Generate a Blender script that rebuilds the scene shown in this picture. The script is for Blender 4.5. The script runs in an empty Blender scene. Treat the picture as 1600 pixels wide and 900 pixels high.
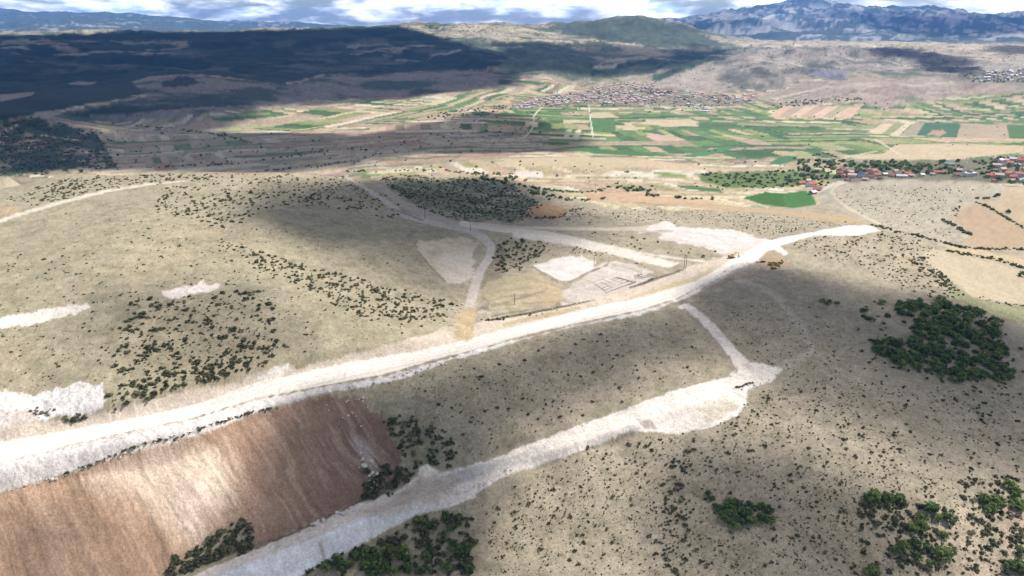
import bpy, math, random
import numpy as np
from mathutils import Vector

random.seed(7)
RNG = np.random.default_rng(7)
scene = bpy.context.scene
COL = scene.collection

# ------------------------------------------------------------------ camera
CAM_H = 200.0
PITCH = math.radians(20.5)
F = 1081.0                      # focal length in pixels of the 1600 px wide photograph
cd = bpy.data.cameras.new("camera")
cam = bpy.data.objects.new("camera", cd)
COL.objects.link(cam)
cam.location = (0, 0, CAM_H)
cam.rotation_euler = (math.pi / 2 - PITCH, 0, 0)
cd.sensor_width = 36.0
cd.lens = 36.0 * F / 1600.0
cd.clip_start = 1.0
cd.clip_end = 200000.0
scene.camera = cam

# ------------------------------------------------------------------ sun, sky, exposure
SUN_EL = math.radians(48)
SUN_AZ = math.radians(62)       # clockwise from +Y (view direction), i.e. from the right
SUN = np.array([math.sin(SUN_AZ) * math.cos(SUN_EL), math.cos(SUN_AZ) * math.cos(SUN_EL), math.sin(SUN_EL)])
sl = bpy.data.lights.new("sun", 'SUN')
sl.energy = 5.0
sl.angle = math.radians(0.5)
sl.color = (1.0, 0.965, 0.92)
so = bpy.data.objects.new("sun", sl)
COL.objects.link(so)
so.rotation_euler = Vector(tuple(SUN)).to_track_quat('Z', 'Y').to_euler()
so.location = (0, 0, 500)

world = bpy.data.worlds.new("World")
scene.world = world
world.use_nodes = True
wn = world.node_tree.nodes
wl = world.node_tree.links
wn.clear()
w_out = wn.new('ShaderNodeOutputWorld')
w_bg = wn.new('ShaderNodeBackground')
w_bg.inputs['Strength'].default_value = 0.085
w_sky = wn.new('ShaderNodeTexSky')
w_sky.sky_type = 'NISHITA'
w_sky.sun_disc = False
w_sky.sun_elevation = SUN_EL
w_sky.sun_rotation = SUN_AZ
w_sky.altitude = 900
w_tc = wn.new('ShaderNodeTexCoord')
w_sep = wn.new('ShaderNodeSeparateXYZ')
wl.new(w_tc.outputs['Generated'], w_sep.inputs[0])


def wmath(op, a, b=None, clamp=False):
    n = wn.new('ShaderNodeMath')
    n.operation = op
    n.use_clamp = clamp
    for i, v in enumerate((a, b)):
        if v is None:
            continue
        if isinstance(v, (int, float)):
            n.inputs[i].default_value = v
        else:
            wl.new(v, n.inputs[i])
    return n.outputs[0]


# clouds banked up towards the horizon: wide, flat-based heaps
w_cmb = wn.new('ShaderNodeCombineXYZ')
wl.new(wmath('MULTIPLY', w_sep.outputs['X'], 9.0), w_cmb.inputs[0])
wl.new(wmath('MULTIPLY', w_sep.outputs['Y'], 9.0), w_cmb.inputs[1])
wl.new(wmath('MULTIPLY', w_sep.outputs['Z'], 42.0), w_cmb.inputs[2])
w_noise = wn.new('ShaderNodeTexNoise')
w_noise.inputs['Scale'].default_value = 1.0
w_noise.inputs['Detail'].default_value = 9
w_noise.inputs['Roughness'].default_value = 0.55
w_noise.inputs['Distortion'].default_value = 0.25
wl.new(w_cmb.outputs[0], w_noise.inputs['Vector'])
w_cov = wn.new('ShaderNodeMapRange')
w_cov.interpolation_type = 'SMOOTHSTEP'
wl.new(w_noise.outputs['Fac'], w_cov.inputs['Value'])
w_cov.inputs['From Min'].default_value = 0.40
w_cov.inputs['From Max'].default_value = 0.62
w_n2 = wn.new('ShaderNodeTexNoise')
w_n2.inputs['Scale'].default_value = 2.1
w_n2.inputs['Detail'].default_value = 8
w_n2.inputs['Roughness'].default_value = 0.6
wl.new(w_cmb.outputs[0], w_n2.inputs['Vector'])
w_ramp = wn.new('ShaderNodeValToRGB')
w_ramp.color_ramp.elements[0].position = 0.32
w_ramp.color_ramp.elements[0].color = (5.2, 6.6, 8.2, 1)
w_ramp.color_ramp.elements[1].position = 0.54
w_ramp.color_ramp.elements[1].color = (15.0, 15.0, 15.0, 1)
wl.new(w_n2.outputs['Fac'], w_ramp.inputs['Fac'])
w_mix = wn.new('ShaderNodeMixRGB')
wl.new(w_cov.outputs[0], w_mix.inputs['Fac'])
wl.new(w_sky.outputs['Color'], w_mix.inputs['Color1'])
# seen from the side, towards the horizon, the clouds are sunlit; overhead they show their grey bases
w_side = wn.new('ShaderNodeMapRange')
w_side.interpolation_type = 'SMOOTHSTEP'
wl.new(w_sep.outputs['Z'], w_side.inputs['Value'])
w_side.inputs['From Min'].default_value = 0.03
w_side.inputs['From Max'].default_value = 0.35
w_side.inputs['To Min'].default_value = 2.6
w_side.inputs['To Max'].default_value = 0.36
w_sc = wn.new('ShaderNodeVectorMath')
w_sc.operation = 'SCALE'
wl.new(w_ramp.outputs['Color'], w_sc.inputs[0])
wl.new(w_side.outputs[0], w_sc.inputs['Scale'])
wl.new(w_sc.outputs[0], w_mix.inputs['Color2'])
wl.new(w_mix.outputs['Color'], w_bg.inputs['Color'])
wl.new(w_bg.outputs[0], w_out.inputs['Surface'])

scene.view_settings.view_transform = 'Standard'
scene.view_settings.look = 'None'
scene.view_settings.exposure = 0.44
scene.view_settings.gamma = 1.0
scene.view_settings.use_curve_mapping = False
scene.cycles.max_bounces = 5
scene.cycles.diffuse_bounces = 2
scene.cycles.transparent_max_bounces = 24
scene.cycles.volume_bounces = 0
scene.cycles.use_denoising = True


# ------------------------------------------------------------------ numeric helpers
def lin(c):
    c = np.asarray(c, float) / 255.0
    return np.where(c <= 0.04045, c / 12.92, ((c + 0.055) / 1.055) ** 2.4)


def hash2(ix, iy, seed=0):
    h = (ix.astype(np.int64) * 374761393 + iy.astype(np.int64) * 668265263 + seed * 1442695041) & 0xFFFFFFFF
    h = ((h ^ (h >> 13)) * 1274126177) & 0xFFFFFFFF
    h = (h ^ (h >> 16)) & 0xFFFFFFFF
    h = (h * 2246822519) & 0xFFFFFFFF
    h = h ^ (h >> 15)
    return (h & 0xFFFFFF) / float(0xFFFFFF)


def vnoise(x, y, seed=0):
    ix = np.floor(x)
    iy = np.floor(y)
    fx = x - ix
    fy = y - iy
    fx = fx * fx * (3 - 2 * fx)
    fy = fy * fy * (3 - 2 * fy)
    a = hash2(ix, iy, seed)
    b = hash2(ix + 1, iy, seed)
    c = hash2(ix, iy + 1, seed)
    d = hash2(ix + 1, iy + 1, seed)
    return (a + (b - a) * fx) * (1 - fy) + (c + (d - c) * fx) * fy


def fbm(x, y, oct=4, seed=0, gain=0.5):
    s = 0
    amp = 1.0
    tot = 0
    for o in range(oct):
        s = s + amp * vnoise(x * 2 ** o + 17.3 * o, y * 2 ** o - 9.1 * o, seed + o)
        tot += amp
        amp *= gain
    return s / tot * 2 - 1      # -1..1


def smooth(e0, e1, x):
    t = np.clip((x - e0) / (e1 - e0), 0, 1)
    return t * t * (3 - 2 * t)


def poly_sd(poly, x, y):
    """signed distance to a polygon, positive inside"""
    P = np.asarray(poly, float)
    d = np.full(x.shape, 1e18)
    ins = np.zeros(x.shape, bool)
    n = len(P)
    for i in range(n):
        ax, ay = P[i]
        bx, by = P[(i + 1) % n]
        ex, ey = bx - ax, by - ay
        L = ex * ex + ey * ey + 1e-12
        t = np.clip(((x - ax) * ex + (y - ay) * ey) / L, 0, 1)
        dd = (x - ax - t * ex) ** 2 + (y - ay - t * ey) ** 2
        d = np.minimum(d, dd)
        if ay != by:
            c = ((ay > y) != (by > y)) & (x < ex * (y - ay) / (by - ay) + ax)
            ins ^= c
    d = np.sqrt(d)
    return np.where(ins, d, -d)


def line_d(pts, x, y):
    """distance to a polyline and arc parameter 0..1"""
    P = np.asarray(pts, float)
    seg = np.hypot(*(P[1:] - P[:-1]).T)
    cum = np.concatenate([[0], np.cumsum(seg)])
    d = np.full(x.shape, 1e18)
    u = np.zeros(x.shape)
    for i in range(len(P) - 1):
        ax, ay = P[i]
        ex, ey = P[i + 1] - P[i]
        L = ex * ex + ey * ey + 1e-12
        t = np.clip(((x - ax) * ex + (y - ay) * ey) / L, 0, 1)
        dd = (x - ax - t * ex) ** 2 + (y - ay - t * ey) ** 2
        m = dd < d
        d = np.where(m, dd, d)
        u = np.where(m, (cum[i] + t * seg[i]) / cum[-1], u)
    return np.sqrt(d), u


CP, SP = math.cos(PITCH), math.sin(PITCH)


def ray(px, py):
    dx = (np.asarray(px, float) - 800) / F
    dy = (450 - np.asarray(py, float)) / F
    return dx, CP + SP * dy, -SP + CP * dy


def project(x, y, z):
    zz = z - CAM_H
    depth = y * CP - zz * SP
    up = y * SP + zz * CP
    depth = np.where(depth < 1, 1, depth)
    return 800 + F * x / depth, 450 - F * up / depth, depth


def at_z(px, py, z):
    dx, dy, dz = ray(px, py)
    t = (z - CAM_H) / dz
    return dx * t, dy * t, z


def at_d(px, py, d):
    dx, dy, dz = ray(px, py)
    t = d / np.hypot(dx, dy)
    return dx * t, dy * t, CAM_H + dz * t


# ------------------------------------------------------------------ survey points of the land
# (x, y) where a place shows in the photograph, and its height ('z') or its distance ('d')
SURVEY_Z = [
    # the highway bench
    (-250, 760, 12), (0, 715, 10), (150, 685, 9), (300, 650, 8), (400, 618, 7), (560, 580, 6), (720, 545, 5), (880, 500, 3),
    (1000, 480, 1), (1060, 452, 0), (1140, 405, 0), (1200, 385, 0), (1290, 366, -1), (1365, 358, -4),
    # foot of the fill slope, the lower haul road
    (-200, 1000, -30), (60, 1000, -38), (240, 905, -37), (330, 872, -36), (430, 852, -35), (540, 800, -33), (620, 775, -31), (700, 760, -28), (800, 722, -24),
    (900, 685, -19), (1000, 652, -14), (1100, 625, -11), (1180, 590, -9), (1130, 545, -6), (1080, 490, -1),
    (470, 900, -44), (560, 862, -43), (660, 810, -38), (760, 765, -31), (860, 722, -27), (960, 690, -22), (1060, 680, -19), (1160, 640, -13),
    (600, 700, -18), (650, 700, -17), (600, 640, -4), (700, 620, -3), (700, 700, -18),
    (800, 600, -4), (900, 560, -3), (1000, 540, -2), (900, 640, -13), (1050, 590, -7), (800, 660, -14),
    # right-hand slope
    (1200, 480, -1), (1200, 540, -4), (1300, 440, -2), (1300, 520, -5), (1300, 620, -11), (1400, 400, -6), (1450, 450, -9),
    (1400, 560, -10), (1400, 700, -20), (1500, 540, -14), (1600, 540, -20), (1560, 480, -18), (1600, 620, -24), (1600, 740, -32),
    (1200, 700, -20), (1200, 800, -30), (1200, 900, -38), (1000, 760, -30), (1000, 900, -44), (800, 800, -38), (800, 900, -48),
    (600, 900, -50), (1400, 820, -32), (1400, 900, -38), (1600, 900, -42), (1900, 900, -50), (1800, 600, -35),
    (500, 1000, -55), (800, 1050, -58), (1200, 1050, -52), (1600, 1050, -55),
    # ground right of the spur
    (1500, 430, -18), (1600, 460, -26), (1550, 360, -30), (1600, 390, -32), (1600, 320, -42), (1460, 370, -16), (1400, 345, -22),
    (1350, 320, -38), (1300, 330, -30), (1280, 310, -55), (1440, 320, -38), (1440, 300, -40), (1440, 279, -45), (1330, 284, -62), (1380, 280, -50),
    (1500, 279, -46), (1560, 285, -50), (1600, 296, -56), (1800, 320, -55), (1800, 420, -45),
    # left hill
    (700, 500, 8), (600, 520, 14), (500, 540, 16), (400, 560, 16), (300, 590, 17), (200, 620, 17), (60, 640, 16), (-100, 660, 18),
    (0, 560, 26), (200, 520, 30), (400, 480, 30), (600, 450, 20), (0, 450, 36), (200, 420, 40), (400, 400, 36), (600, 400, 22),
    (0, 350, 36), (200, 340, 42), (400, 330, 38), (550, 350, 24), (0, 300, 20), (150, 300, 34), (300, 290, 36), (450, 290, 30),
    (230, 272, 30), (330, 269, 30), (430, 271, 26), (530, 277, 16), (100, 274, 16), (0, 272, -8), (-150, 300, 20), (-150, 420, 38), (-150, 560, 30),
    # saddle, pads and the wooded slope
    (660, 345, 6), (720, 352, 4), (760, 375, 2), (740, 440, 3), (700, 420, 6), (800, 440, 0), (830, 480, 0), (900, 420, 0), (960, 440, 0), (900, 460, 0),
    (800, 365, 0), (900, 378, 0), (1000, 400, 0), (1050, 412, 0), (800, 400, -3), (860, 400, -2), (1100, 370, 0), (1030, 352, -2), (900, 357, -3),
    (620, 300, 2), (600, 284, 2), (680, 320, -8), (740, 330, -12), (800, 340, -14), (740, 300, -34), (820, 310, -36), (660, 288, -22), (740, 276, -62), (640, 275, -30),
    (850, 330, -24), (950, 330, -22), (1050, 335, -18), (1150, 335, -18), (1250, 340, -16), (900, 305, -50), (1000, 305, -48), (1100, 312, -44), (1200, 318, -44),
    (850, 280, -82), (950, 280, -80), (1050, 285, -76), (1150, 290, -74), (1240, 300, -66), (560, 262, -92), (660, 262, -92), (760, 258, -98),
    (1000, 260, -104), (1200, 265, -100), (850, 250, -108), (1000, 240, -125), (1200, 240, -126), (1400, 262, -100), (1540, 266, -96), (1600, 280, -86),
    (1400, 240, -122), (1600, 245, -120), (1560, 250, -112),
    # plain
    (600, 240, -112), (700, 225, -115), (800, 200, -128), (740, 180, -128), (850, 225, -135), (950, 205, -150), (1100, 205, -150), (1250, 205, -148), (1400, 205, -148), (1600, 205, -146),
    (950, 170, -152), (1100, 168, -152), (1300, 170, -150), (1500, 170, -146), (850, 160, -150), (750, 165, -146), (600, 180, -138),
    (500, 210, -125), (400, 220, -120), (300, 230, -118), (200, 240, -116), (500, 245, -112), (400, 250, -112), (300, 258, -110), (180, 262, -112),
    (300, 200, -122), (400, 195, -128), (500, 190, -134), (100, 262, -110), (0, 262, -106), (60, 230, -92), (60, 205, -74), (60, 187, -60), (0, 192, -58), (130, 205, -84), (160, 235, -108),
    (-200, 190, -50), (-200, 250, -100), (170, 190, -116), (230, 196, -118),
    (900, 145, -148), (1000, 145, -146), (1100, 150, -146), (1200, 150, -146), (1800, 200, -140), (1800, 260, -110),
]
SURVEY_D = [
    # hills beyond the plain
    (60, 176, 2900), (300, 175, 2900), (170, 168, 3100), (400, 168, 3150), (300, 150, 3500), (400, 145, 3600), (210, 155, 3350), (300, 116, 4500), (240, 124, 4300), (380, 125, 4300), (460, 130, 4100),
    (300, 105, 5300), (450, 112, 4900), (180, 130, 4300), (100, 140, 4100), (0, 150, 4000), (0, 110, 5200), (0, 56, 9000), (100, 52, 9000), (200, 50, 9000), (300, 52, 9000),
    (100, 95, 5800), (200, 80, 6500), (300, 80, 6500), (400, 80, 6500), (400, 47, 9000), (500, 45, 9000), (560, 43, 9000), (620, 39, 9000), (650, 37, 9200), (700, 39, 9400), (750, 38, 9500), (800, 36, 9500),
    (500, 160, 3500), (500, 140, 3900), (560, 114, 4700), (500, 116, 4700), (620, 115, 4800), (500, 95, 5600), (600, 90, 5700), (600, 70, 6700),
    (600, 155, 3750), (640, 140, 4000), (700, 125, 4400), (700, 105, 5000), (760, 130, 4300), (700, 70, 6600), (800, 60, 7300), (800, 95, 5400), (800, 125, 4500),
    (850, 125, 4600), (900, 100, 5400), (900, 125, 4700), (1000, 120, 4700), (870, 80, 6400), (880, 40, 9000), (930, 33, 9000), (960, 29, 9000), (995, 27, 9000), (1030, 32, 9000), (1060, 38, 8900), (1090, 50, 8600), (1130, 68, 8000),
    (1000, 50, 8200), (1000, 72, 7200), (900, 60, 7900), (1060, 70, 7300), (1000, 90, 6000), (1080, 90, 5800), (1090, 102, 5200), (1050, 122, 4600), (1030, 135, 4400),
    (1170, 92, 5300), (1150, 120, 4700), (1130, 140, 4350), (1200, 84, 5500), (1240, 80, 5600), (1300, 78, 5700), (1350, 80, 5800), (1200, 112, 4800), (1300, 110, 4900), (1300, 125, 4500), (1300, 140, 4150),
    (1400, 112, 4900), (1400, 95, 5400), (1400, 82, 6200), (1400, 130, 4300), (1500, 118, 4600), (1500, 100, 5300), (1500, 85, 6100), (1600, 118, 4700), (1600, 100, 5400), (1600, 88, 6000),
    (1220, 68, 8200), (1300, 70, 8000), (1400, 70, 8200), (1500, 70, 8500), (1600, 78, 8000), (1150, 72, 8000), (1180, 66, 9000), (1800, 110, 5000), (1800, 75, 8500), (-200, 120, 5000), (-200, 55, 9000),
    # blue mountains
    (0, 50, 14000), (100, 49, 14000), (-200, 45, 14000), (0, 16, 26000), (60, 20, 26000), (100, 18, 26000), (150, 17, 26000), (190, 21, 26000), (250, 23, 26000), (300, 31, 26000), (380, 35, 27000), (450, 35, 27000), (-200, 20, 26000),
    (520, 40, 27000), (700, 44, 27000), (850, 43, 27000), (200, 38, 19000), (60, 38, 19000), (350, 44, 19000),
    (1040, 38, 22000), (1090, 33, 22000), (1125, 26, 22000), (1170, 22, 22000), (1215, 18, 22000), (1240, 11, 22000), (1264, 8, 22000), (1282, 18, 22500), (1305, 16, 22500), (1330, 24, 23000), (1380, 22, 23000), (1430, 22, 23000), (1470, 20, 23000),
    (1510, 24, 23000), (1560, 31, 23500), (1600, 26, 24000), (1800, 24, 24000),
    (1150, 50, 14500), (1250, 48, 14500), (1350, 52, 14500), (1450, 56, 14500), (1550, 56, 14500), (1150, 64, 11500), (1250, 66, 11000), (1400, 67, 11000), (1600, 66, 11500), (1800, 55, 14000),
]
HIDDEN = [  # ground the photograph cannot see: (x of the column, distance, height)
    (0, 1250, -60), (120, 1250, -50), (250, 1250, -40), (380, 1250, -45), (500, 1200, -50), (0, 1500, -98), (250, 1500, -98), (450, 1480, -100),
    (60, 2450, -100), (0, 2500, -100), (130, 2400, -108), (-200, 2600, -100), (1330, 1520, -94), (1440, 1580, -92), (1550, 1620, -92),
    (300, 4900, -60), (500, 5200, -20), (1200, 6500, -20), (1300, 6600, -20), (1250, 7200, 20), (1400, 7200, 0), (1100, 6400, -60),
    (0, 11000, -50), (200, 11500, -50), (400, 12000, -50), (600, 12500, -50), (800, 13000, -50), (1000, 12500, 0), (1100, 12000, 0),
    (0, 40000, 0), (400, 40000, 0), (800, 40000, 0), (1200, 40000, 0), (1600, 40000, 0), (500, 17000, 0), (700, 18000, 0), (900, 16000, 0),
]


def zref(lr):
    return -150 * smooth(math.log(850), math.log(2300), lr)


ctl = []
for (a, b, c) in SURVEY_Z:
    ctl.append(at_z(a, b, c))
for (a, b, c) in SURVEY_D:
    ctl.append(at_d(a, b, c))
for (a, d, zz) in HIDDEN:
    dx, dy, dz = ray(a, 46)
    h = math.hypot(dx, dy)
    ctl.append((dx / h * d, dy / h * d, zz))
for azd in (-40, 0, 40):
    for d in (40, 90):
        ctl.append((math.sin(math.radians(azd)) * d, math.cos(math.radians(azd)) * d, -55))
ctl = np.array(ctl, float)
c_az = np.arctan2(ctl[:, 0], ctl[:, 1])
c_r = np.hypot(ctl[:, 0], ctl[:, 1])
c_lr = np.log(c_r)
KU = 1.6


def tps(az, lr, w=None):
    du = az[:, None] - c_az[None, :]
    du = (du + np.pi) % (2 * np.pi) - np.pi
    dv = lr[:, None] - c_lr[None, :]
    r = np.sqrt((du * KU) ** 2 + dv ** 2 + 0.03 ** 2)
    return r ** 2 * np.log(r + 1e-9) * 0.35 + r * 0.65 if w is None else (r ** 2 * np.log(r + 1e-9) * 0.35 + r * 0.65) @ w


c_w = (ctl[:, 2] - zref(c_lr)) / c_r
A = tps(c_az, c_lr)
n = len(ctl)
M = np.zeros((n + 3, n + 3))
M[:n, :n] = A + np.eye(n) * 2e-5
M[:n, n] = 1
M[:n, n + 1] = c_az
M[:n, n + 2] = c_lr
M[n:, :n] = M[:n, n:].T
sol = np.linalg.solve(M, np.concatenate([c_w, [0, 0, 0]]))


def base_w(az, lr):
    out = tps(az, lr, sol[:n]) + sol[n] + sol[n + 1] * az + sol[n + 2] * lr
    return out * (1 - smooth(math.log(25500), math.log(32000), lr))


# ------------------------------------------------------------------ the polar ground grid
NC = 1150
s_f = np.linspace(-0.97, 0.97, NC)
az_f = np.arctan(s_f)
az_l = np.linspace(-math.pi, az_f[0], 46)[:-1]
az_r = np.linspace(az_f[-1], math.pi, 46)[1:]
AZ = np.concatenate([az_l, az_f, az_r])
C0 = len(az_l)
C1 = C0 + NC
# coarse evaluation
lr_c = np.linspace(math.log(20), math.log(60000), 620)
az_c = np.unique(np.concatenate([np.linspace(-math.pi, -0.9, 24), np.linspace(-0.9, 0.9, 300), np.linspace(0.9, math.pi, 24)]))
gz = np.empty((len(lr_c), len(az_c)))
for i, l in enumerate(lr_c):
    gz[i] = base_w(az_c, np.full(len(az_c), l)) * math.exp(l) + zref(l)


PLAIN_R = np.log([20, 80, 300, 900, 2500, 8000, 25000, 32000])
PLAIN_Z = [-55, -50, -20, 0, -130, 60, 300, 0]


def base_height(az, lr):
    plain = np.interp(lr, PLAIN_R, PLAIN_Z)
    wside = smooth(0.80, 1.35, np.abs(az))
    az = np.clip(az, -0.88, 0.88)
    u = np.interp(az, az_c, np.arange(len(az_c)))
    v = np.clip((lr - lr_c[0]) / (lr_c[1] - lr_c[0]), 0, len(lr_c) - 1.001)
    u = np.clip(u, 0, len(az_c) - 1.001)
    iu = u.astype(int)
    iv = v.astype(int)
    fu = u - iu
    fv = v - iv
    zz = (gz[iv, iu] * (1 - fu) + gz[iv, iu + 1] * fu) * (1 - fv) + (gz[iv + 1, iu] * (1 - fu) + gz[iv + 1, iu + 1] * fu) * fv
    return zz * (1 - wside) + plain * wside


def relief(x, y, az, lr):
    r = np.exp(lr)
    near = 1.6 * fbm(x / 60, y / 60, 4, 3) + 0.5 * fbm(x / 9, y / 9, 3, 5)
    hills = smooth(3300, 5200, r)
    rid = 1 - np.abs(fbm(x / 800 + 3, y / 800, 6, 21, 0.58))
    mid = (rid - 0.75) * 110 + fbm(x / 300, y / 300, 3, 31) * 7
    mtn = smooth(11000, 16000, r)
    ridm = 1 - np.abs(fbm(x / 3000 + 1.3, y / 3000, 6, 41, 0.62))
    big = (ridm - 0.72) * 700 * (0.35 + 0.65 * smooth(-0.15, 0.12, az))
    roll = fbm(x / 420, y / 420, 3, 11) * 5 * smooth(1100, 1700, r) * (1 - hills)
    return near * (1 - 0.6 * smooth(1500, 3000, r)) + roll + mid * hills * (1 - mtn * 0.3) + big * mtn


def height0(x, y):
    az = np.arctan2(x, y)
    lr = np.log(np.maximum(np.hypot(x, y), 20.0))
    return base_height(az, lr) + relief(x, y, az, lr)


# rows: as dense as the surface needs on screen
lr_s = np.linspace(math.log(150), math.log(28000), 5000)
dens = np.zeros(len(lr_s))
for s in np.linspace(-0.8, 0.8, 60):
    a = math.atan(s)
    r = np.exp(lr_s)
    x = r * math.sin(a)
    y = r * math.cos(a)
    z = height0(x, y)
    te = (z - CAM_H) / r
    _, py, _ = project(x, y, z)
    run = np.maximum.accumulate(te)
    vis = te >= run - 1e-6
    d = np.abs(np.gradient(py)) * vis * (1 + 0.9 * smooth(4000, 6000, r) + 0.6 * smooth(10000, 12000, r))
    dens += np.minimum(d, 3.0)
    dens = dens
dens = dens / 60
dens = np.convolve(dens, np.ones(15) / 15, 'same') + 0.02
cum = np.cumsum(dens)
NR = 800
lr_v = np.interp(np.linspace(cum[0], cum[-1], NR), cum, lr_s)
LR = np.concatenate([np.linspace(math.log(20), math.log(150), 24)[:-1], lr_v, np.linspace(math.log(28000), math.log(34000), 8)[1:]])
R = np.exp(LR)
nr, nc = len(R), len(AZ)
X = R[:, None] * np.sin(AZ)[None, :]
Y = R[:, None] * np.cos(AZ)[None, :]
LRG = np.repeat(LR[:, None], nc, 1)
AZG = np.repeat(AZ[None, :], nr, 0)
Z = base_height(AZG.ravel(), LRG.ravel()).reshape(nr, nc) + relief(X, Y, AZG, LRG)
TERRAIN_DONE = True
# ------------------------------------------------------------------ earthworks cut into the land
HIGHWAY = [(-250, 735, 12), (0, 711, 10), (100, 688, 9.6), (215, 667, 9), (300, 647, 8), (400, 613, 7), (560, 580, 6), (650, 563, 5.5), (720, 547, 5),
           (800, 521, 4), (900, 497, 3), (1000, 474, 1), (1062, 453, 0), (1120, 426, 0), (1180, 394, 0), (1290, 366, -1), (1365, 358, -4)]
HAUL = [(180, 960, -38), (300, 904, -37), (350, 885, -36.5), (430, 853, -35), (540, 813, -33), (620, 783, -31), (690, 757, -28), (800, 713, -24), (900, 682, -19),
        (1000, 650, -14), (1100, 618, -11), (1165, 588, -9), (1130, 548, -6), (1075, 480, -1)]


def world_line(pts):
    return np.array([at_z(a, b, c) for a, b, c in pts])


def cut_road(pts, hw, fade):
    global Z
    L = world_line(pts)
    seg = np.hypot(*(L[1:, :2] - L[:-1, :2]).T)
    cum = np.concatenate([[0], np.cumsum(seg)])
    m = R < 1300
    d, u = line_d(L[:, :2], X[m], Y[m])
    zr = np.interp(u * cum[-1], cum, L[:, 2])
    w = 1 - smooth(hw, hw + fade, d)
    Z[m] = Z[m] * (1 - w) + zr * w


cut_road(HIGHWAY, 11, 9)
cut_road(HAUL, 4.5, 5)
_px, _py, _ = project(X, Y, Z)
SLOPE = [(-300, 830), (0, 768), (100, 742), (175, 714), (250, 694), (330, 668), (400, 645), (460, 630), (520, 618), (565, 622), (600, 660), (622, 700), (628, 740), (600, 765), (560, 790),
         (500, 815), (430, 845), (390, 848), (370, 812), (330, 835), (290, 868), (268, 900), (200, 1000), (-300, 1100)]
rr, cc = np.where((R < 700)[:, None] & (_px > -300) & (_px < 650) & (_py > 600) & (_py < 1080))
sx, sy = X[rr, cc], Y[rr, cc]
sw = smooth(0, 14, poly_sd(SLOPE, _px[rr, cc], _py[rr, cc]))
across = (sx * 0.70 + sy * 0.71)
along = (sx * 0.71 - sy * 0.70)
rill = fbm(across / 2.6 + fbm(sx / 25, sy / 25, 2, 61) * 1.5, along / 45, 4, 60, 0.55)
Z[rr, cc] += sw * (rill * 0.45 + fbm(across / 14, along / 60, 2, 64) * 1.0 + 0.25 * fbm(sx / 2, sy / 2, 3, 65))


# ------------------------------------------------------------------ where a place of the photograph lies on the ground
TE = (Z - CAM_H) / R[:, None]
RUN = np.maximum.accumulate(TE, axis=0)
VIS = TE >= RUN - 1e-9
horiz_t = np.tan(0)
# picture position of every ground point; ground hidden behind a crest takes the position of that crest
ZV = RUN * R[:, None] + CAM_H
PX, PY, DEP = project(X, Y, ZV)
front = (np.arange(nc) >= C0) & (np.arange(nc) < C1)
PX[:, ~front] = -9999
AZF = AZ[C0:C1]
RUNF = RUN[:, C0:C1]


def ground_at(px, py):
    """ground points seen at photograph positions"""
    px = np.atleast_1d(np.asarray(px, float))
    py = np.atleast_1d(np.asarray(py, float))
    dx, dy, dz = ray(px, py)
    az = np.arctan2(dx, dy)
    te = dz / np.hypot(dx, dy)
    j = np.clip(np.round((np.tan(az) - s_f[0]) / (s_f[1] - s_f[0])).astype(int), 0, NC - 1)
    ri = np.empty(len(px))
    for k in range(len(px)):
        col = RUNF[:, j[k]]
        i = int(np.searchsorted(col, te[k]))
        if i <= 0:
            ri[k] = R[0]
        elif i >= nr:
            i = int(np.argmax(col))
            ri[k] = R[i]
        else:
            a, b = col[i - 1], col[i]
            f = 0 if b <= a else (te[k] - a) / (b - a)
            ri[k] = R[i - 1] + f * (R[i] - R[i - 1])
    x = ri * np.sin(az)
    y = ri * np.cos(az)
    return x, y, ground_z(x, y), ri


def ground_z(x, y):
    x = np.atleast_1d(np.asarray(x, float))
    y = np.atleast_1d(np.asarray(y, float))
    az = np.arctan2(x, y)
    u = np.interp(az, AZ, np.arange(nc))
    v = np.interp(np.log(np.maximum(np.hypot(x, y), 20)), LR, np.arange(nr))
    u = np.clip(u, 0, nc - 1.001)
    v = np.clip(v, 0, nr - 1.001)
    iu = u.astype(int)
    iv = v.astype(int)
    fu = u - iu
    fv = v - iv
    return (Z[iv, iu] * (1 - fu) + Z[iv, iu + 1] * fu) * (1 - fv) + (Z[iv + 1, iu] * (1 - fu) + Z[iv + 1, iu + 1] * fu) * fv


# ------------------------------------------------------------------ what covers the ground (real-world colour of each surface)
def alb(c, k=0.60):
    return lin(c) * k


fx_ = X[:, C0:C1].ravel()
fy_ = Y[:, C0:C1].ravel()
fr_ = np.hypot(fx_, fy_)
fpx = PX[:, C0:C1].ravel()
fpy = PY[:, C0:C1].ravel()
NF = len(fx_)
FULL = (nr, nc)
RGB = np.zeros((NF, 3))
REG = np.zeros(NF, np.int16)
ROUGHN = np.zeros(NF)
REGION_NAMES = ['ground']
REGION_PROPS = [{}]


def region(name, **props):
    REGION_NAMES.append(name)
    REGION_PROPS.append(props)
    return len(REGION_NAMES) - 1


def mixin(mask_w, idx, col):
    w = mask_w[:, None]
    RGB[idx] = RGB[idx] * (1 - w) + col * w


n_big = fbm(fx_ / 70, fy_ / 70, 4, 101)
n_mid = fbm(fx_ / 14, fy_ / 14, 4, 102)
n_fin = fbm(fx_ / 3.0, fy_ / 3.0, 3, 103)
n_far = fbm(fx_ / 260, fy_ / 260, 5, 104)
jit = fbm(fpx / 9, fpy / 6, 3, 105)

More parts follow.
